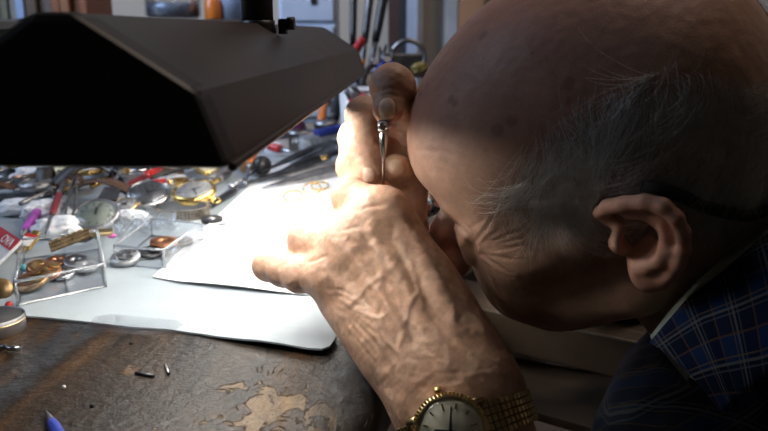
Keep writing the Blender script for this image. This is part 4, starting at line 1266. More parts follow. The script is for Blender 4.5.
def clear_box(label, corners, h, group=None, divider=None, lean=None):
    """open clear plastic tray on four world corners"""
    c = sum(np.array(p) for p in corners)/4
    t = thing('clear_parts_box', label, 'parts box', (c[0], c[1], c[2]), (0,0,0), group)
    q = [np.array(p)-c for p in corners]
    th = .0014
    def wall(a, b):
        d = (b-a); d /= np.linalg.norm(d); nrm = np.array([-d[1], d[0], 0])*th
        vs = [a, b, b+nrm, a+nrm]; vs = [tuple(v) for v in vs]+[(v[0], v[1], h) for v in vs]
        return MB().add(vs, [(0,3,2,1),(4,5,6,7),(0,1,5,4),(1,2,6,5),(2,3,7,6),(3,0,4,7)], False)
    rim = MB()
    for i in range(4):
        wall(q[i], q[(i+1)%4]).build('side_wall', M['clear'], t)
        a, b = q[i], q[(i+1)%4]
        rim.tube([(a[0],a[1],h),(b[0],b[1],h)], .0011, 8); rim.tube([(a[0],a[1],.0008),(b[0],b[1],.0008)], .0008, 6); rim.tube([(a[0],a[1],0),(a[0],a[1],h)], .0010, 8)
    rim.build('rim', M['clear_edge'], t)
    MB().prism([(p[0], p[1]) for p in q], 0, .001).build('floor_plate', M['clear'], t)
    if divider:
        a, b = (q[0]*(1-divider)+q[1]*divider), (q[3]*(1-divider)+q[2]*divider)
        wall(a, b).build('divider', M['clear'], t)
    return t
def wad(name, label, cat, loc, r, sc, m, seed, group=None, amp=.25):
    bm = bmesh.new(); bmesh.ops.create_icosphere(bm, subdivisions=4, radius=1)
    P = np.array([v.co[:] for v in bm.verts]); d = 1+amp*2*vnoise(P, 2.3, seed)+amp*vnoise(P, 5.5, seed+1)+amp*.5*vnoise(P, 13, seed+2)
    for v, k in zip(bm.verts, d):
        v.co = v.co*float(k)*r; v.co.x *= sc[0]; v.co.y *= sc[1]; v.co.z = max(v.co.z*sc[2], -r*sc[2]*.6)
    me = bpy.data.meshes.new(name); bm.to_mesh(me); bm.free()
    for p in me.polygons: p.use_smooth = True
    me.materials.append(m); o = bpy.data.objects.new(name, me); COL.objects.link(o)
    o.location = Vector([float(q) for q in loc])+Vector((0,0,r*sc[2]*.6)); return tag(o, label, cat, group)
def simple(name, label, cat, mb, m, loc=(0,0,0), rot=(0,0,0), group=None, bevel=0):
    o = mb.build(name, m, None, bevel); o.location = Vector([float(q) for q in loc]); o.rotation_euler = rot if isinstance(rot, Euler) else Euler(rot)
    return tag(o, label, cat, group)
Z0 = .0018

# ---------------------------------------------------------------- parts boxes at the front left
A4 = [W(18,306,Z0), W(106,287,Z0), W(99,250,Z0), W(24,260,Z0)]
clear_box('open clear plastic box of brass and steel parts at the front left', A4, .017, divider=.55)
disc('watch_movement', 'round brass watch movement in the front left clear box', 'watch movement', W(33,283,.0055), E3(.25,-.2,.4), .0135,.004, M['bronze'], None, 0, 0, M['copper'])
disc('watch_movement', 'coppery watch movement leaning behind the brass one in the front left box', 'watch movement', W(44,272,.008), E3(.1,.35,1.9), .0125,.004, M['copper'], None, 0, 0, M['bronze'])
disc('copper_washer', 'small coppery disc at the back of the front left clear box', 'watch part', W(57,262,.006), E3(.2,.1,0), .008,.002, M['copper'], None, 0, .3)
disc('watch_plate', 'pale silver disc in the middle of the front left clear box', 'watch part', W(61,275,.004), E3(.1,.05,0), .0105,.003, M['steel'], None, 0, .12)
disc('watch_plate', 'dull grey disc at the right end of the front left clear box', 'watch part', W(86,268,.005), E3(.12,.1,.3), .009,.003, M['dial_grey'], None, 0, .15)
disc('watch_plate', 'dark grey disc half behind the divider of the front left box', 'watch part', W(76,262,.007), E3(.3,.1,.3), .009,.002, M['dull_steel'], None, 0, .2)
simple('bead', 'tiny blue-green bead at the back left of the front left box', 'bead', MB().sphere((0,0,0), .003), pm('teal', (.1,.35,.4), None, 20, .3), W(24,268,.008))
B4 = [W(116,265,Z0), W(165,270,Z0), W(203,241,Z0), W(152,236,Z0)]
clear_box('open clear plastic box with dark and silver discs beside the white paper', B4, .016)
disc('watch_movement', 'silver watch movement at the left end of the second clear box', 'watch movement', W(126,260,.005), E3(.25,0,.3), .0115,.004, M['dial_grey'], None, 0, 0, M['steel'], M['dull_steel'])
disc('watch_dial', 'black disc lying foremost in the second clear box', 'watch part', W(150,254,.004), E3(.1,.1,0), .0105,.003, M['black'], None, 0, .12)
disc('watch_dial', 'black disc under the reddish brown one in the second clear box', 'watch part', W(161,249,.007), E3(.1,-.1,0), .0105,.003, M['black'], None, 22, .15)
disc('copper_disc', 'reddish brown disc on top in the second clear box', 'watch part', W(164,243,.011), E3(.12,.05,0), .0105,.0022, M['copper'], None, 28, .2)
disc('watch_dial', 'small black disc at the far right of the second clear box', 'watch part', W(183,243,.005), E3(.1,.1,0), .0085,.003, M['black'], None, 0, .2)
simple('clear_sleeve', 'crumpled clear plastic sleeve behind the second parts box', 'sleeve',
       MB().add(*(lambda n, k: ([(.065*(i/n-.5), .045*(j/k-.5), .007+.006*math.sin(i*1.1+j*.7)+.004*math.sin(j*1.9)) for j in range(k+1) for i in range(n+1)],
                                [(j*(n+1)+i, j*(n+1)+i+1, (j+1)*(n+1)+i+1, (j+1)*(n+1)+i) for j in range(k) for i in range(n)]))(16, 12)), M['bag'], W(140,230,.004), (0,0,.5))
# tin, bits and pins at the left front
def tin():
    t = thing('round_tin', 'shallow round metal tin at the front left edge of the view', 'tin', W(-4,331,0))
    MB().lathe([(0,0),(.017,0),(.0175,.001),(.0175,.010),(.0168,.0105),(.0160,.0098),(.0160,.009),(0,.009)], 40).build('tin_body', M['dull_steel'], t)
    MB().lathe([(0,.009),(.0158,.009),(.0158,.0096),(0,.0096)], 32).build('lid', M['rubber'], t)
    MB().ring(.0172,.0007,40,8, T(0,0,.0075)).build('rim_band', M['pale_gold'], t)
tin()
simple('bead', 'tiny red bead beside the round tin', 'bead', MB().sphere((0,0,0), .0026), M['red'], W(9,305,.003))
disc('brass_disc', 'brass watch case edge-on left of the front clear box', 'watch part', W(1,290,.006), E3(1.0,.3,.6), .008,.003, M['bronze'])
simple('twisted_clasp', 'small twisted steel clasp beside the round tin', 'clasp', MB().tube([(-.006,0,.0015),(-.003,.002,.003),(0,0,.0018),(.003,-.002,.003),(.006,.001,.0016)], [.0012,.0018,.0012,.0018,.0012], 10), M['steel'], W(10,352,0), (0,0,.2))
simple('steel_pin', 'short dark steel pin lying left on the bare bench', 'pin', MB().tube([(-.006,0,.0009),(.006,0,.0009)], .0009, 10), M['dark_steel'], W(145,376,0), (0,0,-.35))
simple('steel_pin', 'short grey steel pin lying right on the bare bench', 'pin', MB().tube([(-.0062,0,.0009),(.0062,0,.0009)], .0009, 10), M['dull_steel'], W(167,371,0), (0,0,-1.15))
simple('grit_crumb', 'pale crumb on the bare bench wood', 'crumb', MB().sphere((0,0,.0006), .0011, 8), M['card'], W(64,388,0))
simple('grit_crumb', 'dark crumb near the blue pen tip on the bench', 'crumb', MB().sphere((0,0,.0006), .0013, 8), M['black'], W(92,407,0))
simple('grit_crumb', 'dark fleck just below the card sheet edge', 'crumb', MB().sphere((0,0,.0005), .0012, 8), M['black'], W(131,344,0))
bar('blue_pen', 'blue pen whose tip points in from the bottom edge', 'pen', W(46,411,.002), W(66,450,.004), .0038, [('tip',0,.3,.12,.55,M['dull_steel']),('barrel',.3,1,.7,1,M['blue'])])

# red and white card at the left edge
def redcard():
    a, b = W(-22,212,.030), W(21,240,.026); lo = W(6,292,Z0)
    x = b-a; x /= np.linalg.norm(x); dn = lo-b; dn -= x*(dn@x)*.2
    L = np.linalg.norm(b-a); H = np.linalg.norm(dn); z = np.cross(x, -dn/H)
    F = frame(x, z)
    t = thing('printed_card', 'white card with a red band of white letters at the left edge', 'card', b, F.to_euler())
    MB().box((-L/2,-H/2,-.0012), (L,H,.0024)).build('card_body', M['card'], t)
    MB().box((-L/2,-.0055,.0002), (L,.011,.0006)).build('red_band', M['redcard'], t)
    cu = bpy.data.curves.new('letters', 'FONT'); cu.body = 'OVA'; cu.size = .0105; cu.extrude = .0002; cu.align_x = 'RIGHT'
    o = bpy.data.objects.new('tmp', cu); COL.objects.link(o); bpy.context.view_layer.update()
    me = bpy.data.meshes.new_from_object(o.evaluated_get(bpy.context.evaluated_depsgraph_get())); bpy.data.objects.remove(o)
    q = bpy.data.objects.new('lettering', me); COL.objects.link(q); me.materials.clear(); me.materials.append(M['card']); q.parent = t; q.location = (-.005,-.0094,.0006)
redcard()
t = thing('square_watch', 'small gold watch with a red and white square dial beside the red-banded card', 'watch', W(29,243,.008), E3(.55,.1,-.25))
MB().box((0,0,.002), (.0125,.016,.004), bev=.0012).build('case', M['gold'], t)
MB().box((0,-.002,.0043), (.0095,.009,.0006)).build('dial', M['dial_white'], t); MB().box((0,.0045,.0044), (.0095,.004,.0006)).build('red_panel', M['red'], t)
for s in (-1,1): MB().box((0,s*.0105,.0015), (.006,.005,.0025), bev=.0006).build('lug', M['gold'], t)

# ---------------------------------------------------------------- watches of the main heap
t = watch_head('wristwatch', 'steel watch with pale green dial propped up in the heap', 'watch', W(97,219,.014), E3(.50,.05,-.15), .0215, M['dull_steel'], M['dial_green'], .008, hh=(.35,.12))
add_strap(t, .0215, .018, M['black_leather'], .02, .02, .2)
watch_head('pocket_watch', 'steel cased pocket watch with grey face behind the coiled bracelet', 'pocket watch', W(149,199,.012), E3(.40,.15,-.5), .0225, M['steel'], M['dial_grey'], .010, bow=True, lugs=False, crown=False)
watch_head('pocket_watch', 'gold pocket watch with white centre dial by the black screwdriver', 'pocket watch', W(195,197,.015), E3(.28,-.05,-2.2), .0230, M['gold'], M['dial_white'], .010, bow=True, lugs=False, crown=False)
watch_head('wristwatch', 'small pale gold ladies watch right of the green dialled watch', 'watch', W(126,208,.010), E3(.5,.1,.3), .0115, M['pale_gold'], M['dial_white'], .006)
# coiled expanding bracelet
def coil(label, loc, rot, R, w, m, sx=1.0, n=46, sy=.62, backing=None, arc=2*PI):
    t = thing('expanding_bracelet', label, 'bracelet', loc, rot)
    b = MB(); k = MB()
    for i in range(n):
        a = arc*i/n; p = Vector((R*sx*math.cos(a), R*sy*math.sin(a), 0)); tg = Vector((-R*sx*math.sin(a), R*sy*math.cos(a), 0)).normalized()
        Mx = Matrix(((tg.x,-tg.y,0,p.x),(tg.y,tg.x,0,p.y),(0,0,1,w/2),(0,0,0,1)))
        for j in (-.36,-.12,.12,.36): b.box((0,0,j*w), (R*5.0/n,.0022,w*.2), Mx, .0004)
        k.box((0,.0008,0), (R*6.6/n,.0008,w*.92), Mx)
    b.build('links', m, t); k.build('backing', backing or M['dull_steel'], t); return t
coil('coiled brown expanding bracelet standing on its edge in front of the pocket watches', W(183,217,Z0), E3(.1,0,.1), .0255, .0125, pm('tarnished_metal', (.34,.30,.25), (.2,.17,.14), 200, .45, .7))
def band(label, a, b, w, m, tilt=0.0):
    a = np.array(a); b = np.array(b); L = np.linalg.norm(b-a); F = frame(b-a, (0,-math.sin(tilt),math.cos(tilt)))
    t = thing('link_bracelet', label, 'bracelet', a, F.to_euler()); k = MB(); bk = MB(); n = int(L/.0042)
    for i in range(n):
        for j in (-.33,0,.33): k.box(((i+.5)/n*L, j*w, .0012), (L/n*.86, w*.29, .0024), None, .0005)
    bk.box((L/2,0,.0004), (L,w*.9,.0009)); k.build('links', m, t); bk.build('backing', M['bronze'], t)
band('flat bronze link bracelet in front of the green dialled watch', W(50,248,.012), W(92,240,.014), .011, M['bronze'], .7)
simple('gold_clasp', 'flat gold clasp before the green dialled watch', 'clasp', MB().box((0,0,.003), (.022,.010,.004), bev=.0012), M['pale_gold'], W(100,236,.010), (0.1,0,.35))
coil('grey steel link bracelet in a loop at the far left of the heap', W(10,196,.008), E3(.35,.1,.3), .030, .014, M['dull_steel'], 1.0, 44, .5)
simple('pink_eraser', 'tiny pink scrap behind the clear sleeve', 'scrap', MB().sphere((0,0,.002), .003, 10, sc=(1.4,1,.7)), M['pink'], W(112,238,.008))
disc('black_gear', 'black toothed ring lying on the sheet right of the coiled bracelet', 'watch part', W(212,222,Z0), E3(.05,0,0), .0095,.0045, M['rubber'], None, 18, .45)
disc('gear_insert', 'small silver hub inside the black toothed ring', 'watch part', W(212,221.5,.003), E3(), .0038,.004, M['steel'], None, 0, .3)
simple('black_screw', 'small black screw beside the black toothed ring', 'screw', MB().tube([(-.003,0,.0014),(.003,0,.0014)], [.0008,.0014], 8), M['black'], W(222,226,Z0), (0,0,.4))
simple('metal_sliver', 'thin grey metal sliver at the edge of the white paper', 'scrap', MB().box((0,0,.0008), (.010,.0022,.001)), M['dull_steel'], W(206,232,Z0), (0,0,.1))
driver('black handled screwdriver lying beside the gold pocket watch', W(252,180,.004), W(207,208,.004), M['black'], .0048)

# pens, tools and straps of the left heap
pen('purple marker leaning among white cotton at the left', W(22,236,.006), W(41,207,.016), M['purple'], M['purple'], .0048, name='marker')
bar('pocket_knife', 'steel penknife with red side standing in the white cotton', 'knife', W(44,238,.012), W(64,180,.032), .0032, [('blade',0,.35,.2,.8,M['steel']),('red_handle',.35,.72,1,1,M['dark_red']),('steel_end',.72,1,.9,.7,M['dull_steel'])])
tweezers('steel tweezers standing upright left of the green dialled watch', W(66,232,.010), W(76,178,.035), M['dull_steel'], .008)
pen('dark red pen slanting behind the steel pocket watch', W(118,192,.018), W(160,168,.026), M['dark_red'], M['red'], .0042)
pen('gold pen with red end lying behind the gold pocket watch', W(190,180,.014), W(152,184,.020), M['gold'], M['red'], .0045)
pen('grey steel pen at the right end of the heap under the lamp', W(232,172,.008), W(196,184,.010), M['dull_steel'], M['dark_steel'], .0045)
bar('gold_bar_clip', 'long flat gold clip slanting in the heap under the lamp', 'clip', W(92,186,.022), W(128,170,.026), .0035, [('body',0,1,1,1,M['gold']),('end',.94,1.02,1.2,1.2,M['brass'])])
driver('thin steel screwdriver pointing up behind the ladies watch', W(104,196,.018), W(122,172,.030), M['steel'], .0035)
tweezers('dark tweezers lying across the heap left of the dark red pen', W(128,196,.016), W(112,172,.03), M['dark_steel'], .008)
simple('leather_strap', 'black leather watch strap arching at the far left of the heap', 'strap', MB().add(*(lambda n: ([(x, -.03+.06*i/n, .004+.026*math.sin(PI*i/n)+dz) for i in range(n+1) for x, dz in ((-.008,0),(.008,0),(.008,.0025),(-.008,.0025))],
       [(i*4+k, i*4+(k+1)%4, i*4+4+(k+1)%4, i*4+4+k) for i in range(n) for k in range(4)]+[(3,2,1,0), (n*4,n*4+1,n*4+2,n*4+3)]))(16), True), M['black_leather'], W(48,196,.008), (0,0,.3))
simple('leather_strap', 'brown leather watch strap lying behind the green dialled watch', 'strap', MB().add(*(lambda n: ([(x, -.035+.07*i/n, .004+.010*math.sin(PI*i/n)+dz) for i in range(n+1) for x, dz in ((-.0085,0),(.0085,0),(.0085,.0025),(-.0085,.0025))],
       [(i*4+k, i*4+(k+1)%4, i*4+4+(k+1)%4, i*4+4+k) for i in range(n) for k in range(4)]+[(3,2,1,0), (n*4,n*4+1,n*4+2,n*4+3)]))(16), True), M['leather'], W(104,195,.014), (0,0,1.3))
simple('leather_strap', 'dark strap leaning behind the brown one under the lamp', 'strap', MB().add(*(lambda n: ([(x, -.035+.07*i/n, .004+.022*math.sin(PI*i/n)+dz) for i in range(n+1) for x, dz in ((-.0085,0),(.0085,0),(.0085,.0025),(-.0085,.0025))],
       [(i*4+k, i*4+(k+1)%4, i*4+4+(k+1)%4, i*4+4+k) for i in range(n) for k in range(4)]+[(3,2,1,0), (n*4,n*4+1,n*4+2,n*4+3)]))(16), True), M['black_leather'], W(84,186,.018), (0,.3,-.7))
GW = 'white cotton wads under the heap'
for (px, py, r, sc, lb) in ((60,236,.016,(1.5,1,.7),'white cotton wad between the penknife and green dialled watch'),(46,222,.018,(1.3,1,.8),'white cotton wad behind the purple marker'),
        (22,214,.016,(1.6,1,.6),'white cotton wad at the left edge above the red band'),(36,192,.020,(1.4,1,.9),'white cotton wad farthest left under the lamp'),
        (128,222,.014,(1.6,1,.5),'flat white tissue wad before the ladies watch'),(165,184,.016,(1.8,1,.5),'white tissue wad between the two pocket watches')):
    wad('cotton_wad', lb, 'cotton', W(px, py, Z0), r, sc, M['cotton'], px, GW)
# clear tubes at the right end of the left heap
def ctube(label, a, b, r):
    a = np.array(a); b = np.array(b); F = frame((0,0,1), b-a); L = np.linalg.norm(b-a)
    t = thing('specimen_tube', label, 'tube', a, F.to_euler())
    MB().lathe([(r,0),(r,L),(r*.88,L),(r*.88,0),(r,0)], 24).build('tube_wall', M['bag'], t)
    MB().lathe([(0,L),(r*1.06,L),(r*1.06,L*1.06),(0,L*1.06)], 20).build('stopper', M['white_plastic'], t)
ctube('clear plastic tube lying nearest the lamp corner', W(204,186,.009), W(240,158,.009), .0085)
ctube('longer clear plastic tube just behind the first one', W(196,176,.010), W(244,146,.012), .0095)

# ---------------------------------------------------------------- right group behind the white paper
driver('orange handled screwdriver by the black knob beyond the paper', W(245,184,.008), W(254,146,.026), M['orange'], .0070)
t = thing('ball_tool', 'black ball knob on a thin steel rod beyond the white paper', 'knob', W(262,170,.010))
MB().sphere((0,0,.006), .0125, 18).build('ball', M['black'], t); MB().tube([(0,0,.004),(-.022,-.085,-.004)], .0018, 8).build('rod', M['steel'], t); MB().sphere((-.022,-.085,-.004), .0045, 12).build('rod_end', M['steel'], t)
simple('wood_block', 'small brown wooden handle beside the black knob', 'handle', MB().tube([(0,0,.006),(.004,.05,.010)], [.009,.006], 12), M['wood'], W(247,172,.003), (0,0,.2))
simple('paper_slip', 'small white paper slip under the row of tweezers', 'paper', MB().box((0,0,.0006), (.09,.085,.0008)), M['card'], W(292,170,.003), (0,0,-.3))
GT = 'steel tweezers and files laid in a fan'
fan = [((232,188),(330,158),'lowest of the fanned steel tweezers, nearest the gold rings'),((262,188),(338,166),'second steel tweezers of the fan behind the gold rings'),((258,182),(338,152),'dark tweezers in the middle of the fan by the paper slip'),
       ((268,178),(334,146),'fourth tweezers of the fan, above the dark middle pair'),((276,186),(344,172),'tweezers of the fan closest to the right hand'),((262,172),(322,144),'farthest tweezers of the fan, beside the clear cube')]
for i, (a, b, lb) in enumerate(fan):
    tweezers(lb, W(*a, .004+.0015*i), W(*b, .010+.003*i), M['dull_steel'] if i != 2 else M['dark_steel'], .0068, .006, GT)
GR = 'gold finger rings on the white paper'
for (px, py, lb, rx) in ((293,196,'thin gold ring alone on the white paper, nearest of the rings',0),(312,188.5,'gold ring touching another behind the lone ring',.1),(320,186,'gold ring closest to the left index finger',-.15)):
    t = thing('finger_ring', lb, 'ring', W(px, py, .0070), E3(.42+rx,0,px), GR)
    MB().lathe([(.0096,-.0010),(.0105,-.0010),(.0108,0),(.0105,.0010),(.0096,.0010),(.0096,-.0010)], 40).build('band', M['gold'], t)
simple('dark_speck', 'tiny dark speck on the white paper left of the hand', 'crumb', MB().sphere((0,0,.0004), .0009, 8), M['black'], W(271,216,.003))
t = thing('rubber_bulb', 'dark purple rubber blower bulb among the tools behind the fan', 'bulb', W(297,140,.012))
MB().lathe([(0,0),(.012,.003),(.017,.014),(.014,.026),(.006,.034),(.004,.04),(0,.04)], 24).build('bulb', pm('plum_rubber', (.10,.02,.07), None, 30, .35), t); MB().tube([(0,0,.036),(0,0,.055)], .003, 10).build('nozzle', M['dull_steel'], t)
driver('red handled screwdriver behind the fan of tweezers', W(292,152,.010), W(268,146,.016), M['red'], .0065)
simple('clear_cube', 'small clear plastic cube at the back of the tweezers', 'box', MB().box((0,0,.012), (.026,.026,.024), bev=.002), M['clear_edge'], W(310,152,.008), (0,0,.4))
b = MB()
for k in range(18): b.sphere((k*.0058-.05, .006*math.sin(k*.7), .003), .0031, 8)
simple('bead_chain', 'string of small steel beads lying behind the tweezers', 'chain', b, M['steel'], W(326,143,.016), (0,0,.25))
simple('brass_nut', 'small brass nut between the fan and the right hand', 'nut', MB().lathe([(.002,0),(.006,0),(.006,.005),(.002,.005),(.002,0)], 6, hard=True), M['gold'], W(324,159,.016))
pen('blue pen lying across the tools in front of the right hand', W(306,136,.030), W(352,126,.034), M['blue'], M['blue'], .0065)
bar('white_tube', 'long pale tube under the blue pen', 'tube', W(302,146,.016), W(350,136,.018), .010, [('body',.1,1,1,1,M['grey_plastic']),('cap',0,.1,.7,.8,M['card'])])
bar('orange_tool', 'orange tool handle standing behind the blue pen', 'tool', W(320,130,.01), W(326,92,.06), .009, [('grip',.2,1,1,.8,M['orange']),('shank',0,.2,.5,.6,M['dark_steel'])])
bar('file_tool', 'black tool handle standing right of the orange one', 'tool', W(332,128,.01), W(340,90,.07), .011, [('grip',.2,1,1,.8,M['black']),('shank',0,.2,.5,.6,M['dark_steel'])])

# more of the heap further back under the lamp
rf = random.Random(12)
hm = [('gold','gold'),('steel','steel'),('brass','brass'),('copper','copper'),('dull_steel','dull grey')]
dials = [('dial_white','white'),('dial_dark','black'),('dial_cream','cream'),('dial_grey','grey'),('dial_green','pale green')]
k = 0
spots = [(8,178),(30,180),(60,176),(88,174),(118,168),(140,172),(172,172),(206,168),(20,166),(54,164),(84,162),(112,160),(150,161),(186,162),(36,188),(70,184)]
neighbour = ['at the far left under the lamp cap','behind the farthest cotton wad','behind the upright tweezers','behind the dark straps','behind the gold clip','beside the dark red pen','behind the gold pen','left of the clear tubes',
             'deep under the lamp at the left','deep under the lamp behind the black strap','deep under the lamp by the long clip','deep under the lamp above the ladies watch','deep under the lamp behind the red pen','deep under the lamp by the grey pen','before the grey link bracelet','between penknife and dark strap']
for i, (px, py) in enumerate(spots):
    c, d = hm[(i*2+1) % 5], dials[(i*3+1) % 5]
    t = watch_head('wristwatch', '%s watch with %s dial %s' % (c[1], d[1], neighbour[i]), 'watch', W(px, py, .010+.006*(i % 3)), E3(rf.uniform(-.1,.5), rf.uniform(-.35,.35), rf.uniform(0,6.2)), rf.uniform(.014,.02), M[c[0]], M[d[0]], .0075, group='loose watches under the lamp', crystal=False)
    if i % 2 == 0: add_strap(t, .017, .015, M['leather'] if i % 4 else M['black_leather'], .035, .04, .6)
for i, (px, py, px2, py2, c) in enumerate([(0,186,40,172,'steel'),(60,190,100,180,'brass'),(150,178,190,166,'dark_steel'),(20,204,52,190,'dull_steel'),(196,190,222,178,'gold')]):
    nb = ['steel','brass','blackened','dull grey','golden'][i]
    bar('steel_rod', '%s round rod lying in the heap %s' % (nb, ['at the left edge','behind the green dialled watch','behind the gold pen','behind the purple marker','beside the gold pocket watch'][i]), 'rod', W(px,py,.02), W(px2,py2,.026), .0026, [('shaft',0,.9,1,1,M[c]),('end',.9,1,1.5,1.2,M['dull_steel'])])
# ================================================================ far end of the bench and the room behind
WALLY = 2.29
def trim(n, px0, px1, m, y0=WALLY-.03, th=.06, py0=-160, py1=120):
    d = (y0)/CF[1]
    a = at(px0, 20, d); b = at(px1, 20, d)
    o = MB().box(((a[0]+b[0])/2, y0, .45), (b[0]-a[0], th, 2.5)).build('trim_%d' % n, m); o['kind'] = 'structure'
trim(1, 388, 398, pm('dark_red_post', (.07,.035,.03), None, 8, .6))
trim(2, 398, 405, pm('dark_post', (.03,.032,.04), None, 8, .6))
trim(3, 405, 415, pm('pale_blue_frame', (.50,.56,.70), None, 8, .6))
trim(4, 415, 420, pm('brown_frame', (.22,.18,.155), None, 8, .6))
trim(5, 441, 452, pm('grey_blue_strip', (.42,.42,.43), None, 8, .6))
trim(6, 453, 476, pm('orange_brown_board', (.40,.21,.11), None, 6, .6))
# low storage shelf behind the lamp
t = thing('storage_shelf', 'low wooden shelf at the back of the bench carrying books and a jar', 'shelf', (-.62,1.62,0))
sx = .62
MB().box((-.15,0,.195), (1.0,.24,.02), bev=.002).build('top_board', M['drawer'], t)
for x in (-.64,-.15,.34): MB().box((x,0,.0925), (.018,.23,.185), bev=.001).build('side_panel', M['drawer'], t)
MB().box((-.15,0,.09), (.97,.22,.012)).build('middle_board', M['drawer'], t)
ZS = .2055
books = [(-18,-8,(.05,.045,.04),'dark brown'),(-7,2,(.16,.14,.10),'olive'),(3,9,(.02,.02,.02),'black'),(10,21,(.12,.10,.085),'grey-brown'),(22,30,(.20,.19,.22),'grey-violet'),(31,38,(.16,.15,.10),'olive-green'),(39,46,(.24,.21,.18),'beige'),
         (47,55,(.30,.40,.62),'pale blue'),(56,66,(.11,.075,.05),'dark tan'),(67,78,(.16,.13,.11),'grey-tan'),(79,87,(.26,.10,.05),'red-brown'),(88,96,(.30,.13,.06),'rust'),(97,104,(.24,.11,.06),'chestnut'),(105,112,(.28,.10,.045),'orange-brown')]
rb = random.Random(4)
for i, (a, b, c, nm) in enumerate(books):
    d = 1.58; A_, B_ = at(a, 10, d), at(b, 10, d); w_ = B_[0]-A_[0]; h = rb.uniform(.20,.26); dp = rb.uniform(.12,.15)
    where = 'beside the dark gap' if i == 13 else 'at the left end of the row' if i == 0 else 'next to the %s one' % books[i-1][3]
    t = thing('book', '%s book standing on the shelf %s' % (nm, where), 'book', ((A_[0]+B_[0])/2, 1.57, ZS), (0,0,0), 'books on the shelf behind the lamp')
    m = pm('book_%s' % nm.replace(' ', '_'), c, tuple(q*.8 for q in c), 30, .6)
    th = .0022
    MB().box((0,-dp/2+th/2+.0,h/2), (w_,th,h), bev=.001).build('spine', m, t)
    for s in (-1,1): MB().box((s*(w_/2-th/2),0,h/2), (th,dp,h), bev=.0006).build('cover', m, t)
    MB().box((0,.002,h/2), (w_-2*th,dp-.006,h-.006)).build('pages', M['card'], t)
    MB().box((0,-dp/2-.0003,h*.75), (w_*.8,.0008,h*.06)).build('spine_label', M['brass'], t)
# glass jar
c = at(178, 14, 1.56)
t = thing('glass_jar', 'wide glass jar with a pale lid on the shelf behind the lamp', 'jar', (c[0], 1.58, ZS))
MB().lathe([(.0,.001),(.048,.001),(.056,.008),(.056,.075),(.050,.084),(.050,.092),(.047,.092),(.047,.083),(.053,.074),(.053,.010),(.046,.004),(0,.004)], 40).build('jar_body', M['glass'], t)
MB().lathe([(0,.005),(.050,.006),(.0525,.02),(.0525,.032),(0,.034)], 36).build('contents', pm('blue_grey_bits', (.4,.48,.62), (.2,.24,.32), 120, .35, .3), t)
MB().lathe([(.053,.088),(.053,.102),(.050,.105),(0,.105)], 36).build('lid', M['white_plastic'], t)
c = at(218, 14, 1.56); t = thing('small_bottle', 'small amber bottle between the jar and the lamp stem', 'bottle', (c[0], 1.57, ZS))
MB().lathe([(0,0),(.016,0),(.017,.003),(.017,.035),(.008,.045),(.007,.055),(0,.055)], 24).build('bottle_body', M['orange'], t); MB().lathe([(0,.055),(.009,.055),(.009,.068),(0,.068)], 20).build('cap', M['white_plastic'], t)
c = at(238, 12, 1.56); t = thing('plastic_tub', 'pale blue plastic tub on the shelf left of the lamp stem', 'tub', (c[0], 1.59, ZS))
MB().lathe([(0,0),(.030,0),(.034,.11),(.031,.11),(.028,.004),(0,.004)], 28).build('tub_body', pm('pale_blue_plastic', (.40,.50,.70), None, 10, .4), t); MB().lathe([(.035,.105),(.035,.118),(0,.12)], 28).build('lid', M['white_plastic'], t)
# pale cabinet with slots
a, b = at(283, 24, 1.55), at(338, 26, 1.55)
t = thing('drawer_cabinet', 'pale blue-white small drawer cabinet behind the right end of the lamp', 'cabinet', ((a[0]+b[0])/2, 1.60, .0))
w_ = b[0]-a[0]; pb = pm('pale_blue_white_paint', (.55,.63,.78), (.47,.55,.70), 14, .5)
MB().box((0,0,.20), (w_,.12,.40), bev=.003).build('cabinet_body', pb, t)
for k in range(4):
    f = MB().box((0,-.062,.055+.095*k), (w_*.92,.006,.085), bev=.002).build('drawer_front', pb, t)
    h = MB().box((w_*.12,-.0655,.055+.095*k), (.012,.002,.022)).build('slot_handle', M['dark_steel'], f)
# long tools standing in a can
c = at(362, 78, 1.42)
t = thing('tool_can', 'dark round can holding long tools behind the lamp end', 'can', (c[0], 1.42, .0))
MB().lathe([(0,0),(.036,0),(.038,.11),(.035,.11),(.033,.004),(0,.004)], 28).build('can_body', M['dark_steel'], t); MB().ring(.0365,.002,30,8,T(0,0,.11)).build('rim', M['dull_steel'], t)
LG = 'long dark tools standing in the can'
for (p0, p1, r, lb, q) in (((352,92),(354,-25),.0075,'leftmost and most upright of the long dark tools','black'),((359,92),(373,-30),.0080,'second long dark tool, leaning slightly right','dark_steel'),((366,90),(389,-30),.0095,'thickest long tool, leaning farthest right','black')):
    bar('long_tool', lb, 'tool', at(*p0, 1.44), at(*p1, 1.46), r, [('shank',0,.4,.55,.7,M['dark_steel']),('grip',.4,1,.9,1.05,M[q]),('grip_cap',.99,1.01,.8,.6,M['dull_steel'])], LG)
bar('red_tool', 'bright red tool handle poking up at the far corner of the lamp', 'tool', at(349,62,1.40), at(363,38,1.38), .0085, [('shank',0,.35,.45,.5,M['dull_steel']),('grip',.35,1,1,.9,M['red'])])
bar('orange_tool', 'short orange handle just under the red tool', 'tool', at(356,82,1.36), at(362,60,1.36), .0085, [('shank',0,.3,.5,.6,M['dull_steel']),('grip',.3,1,1,.85,M['orange'])])
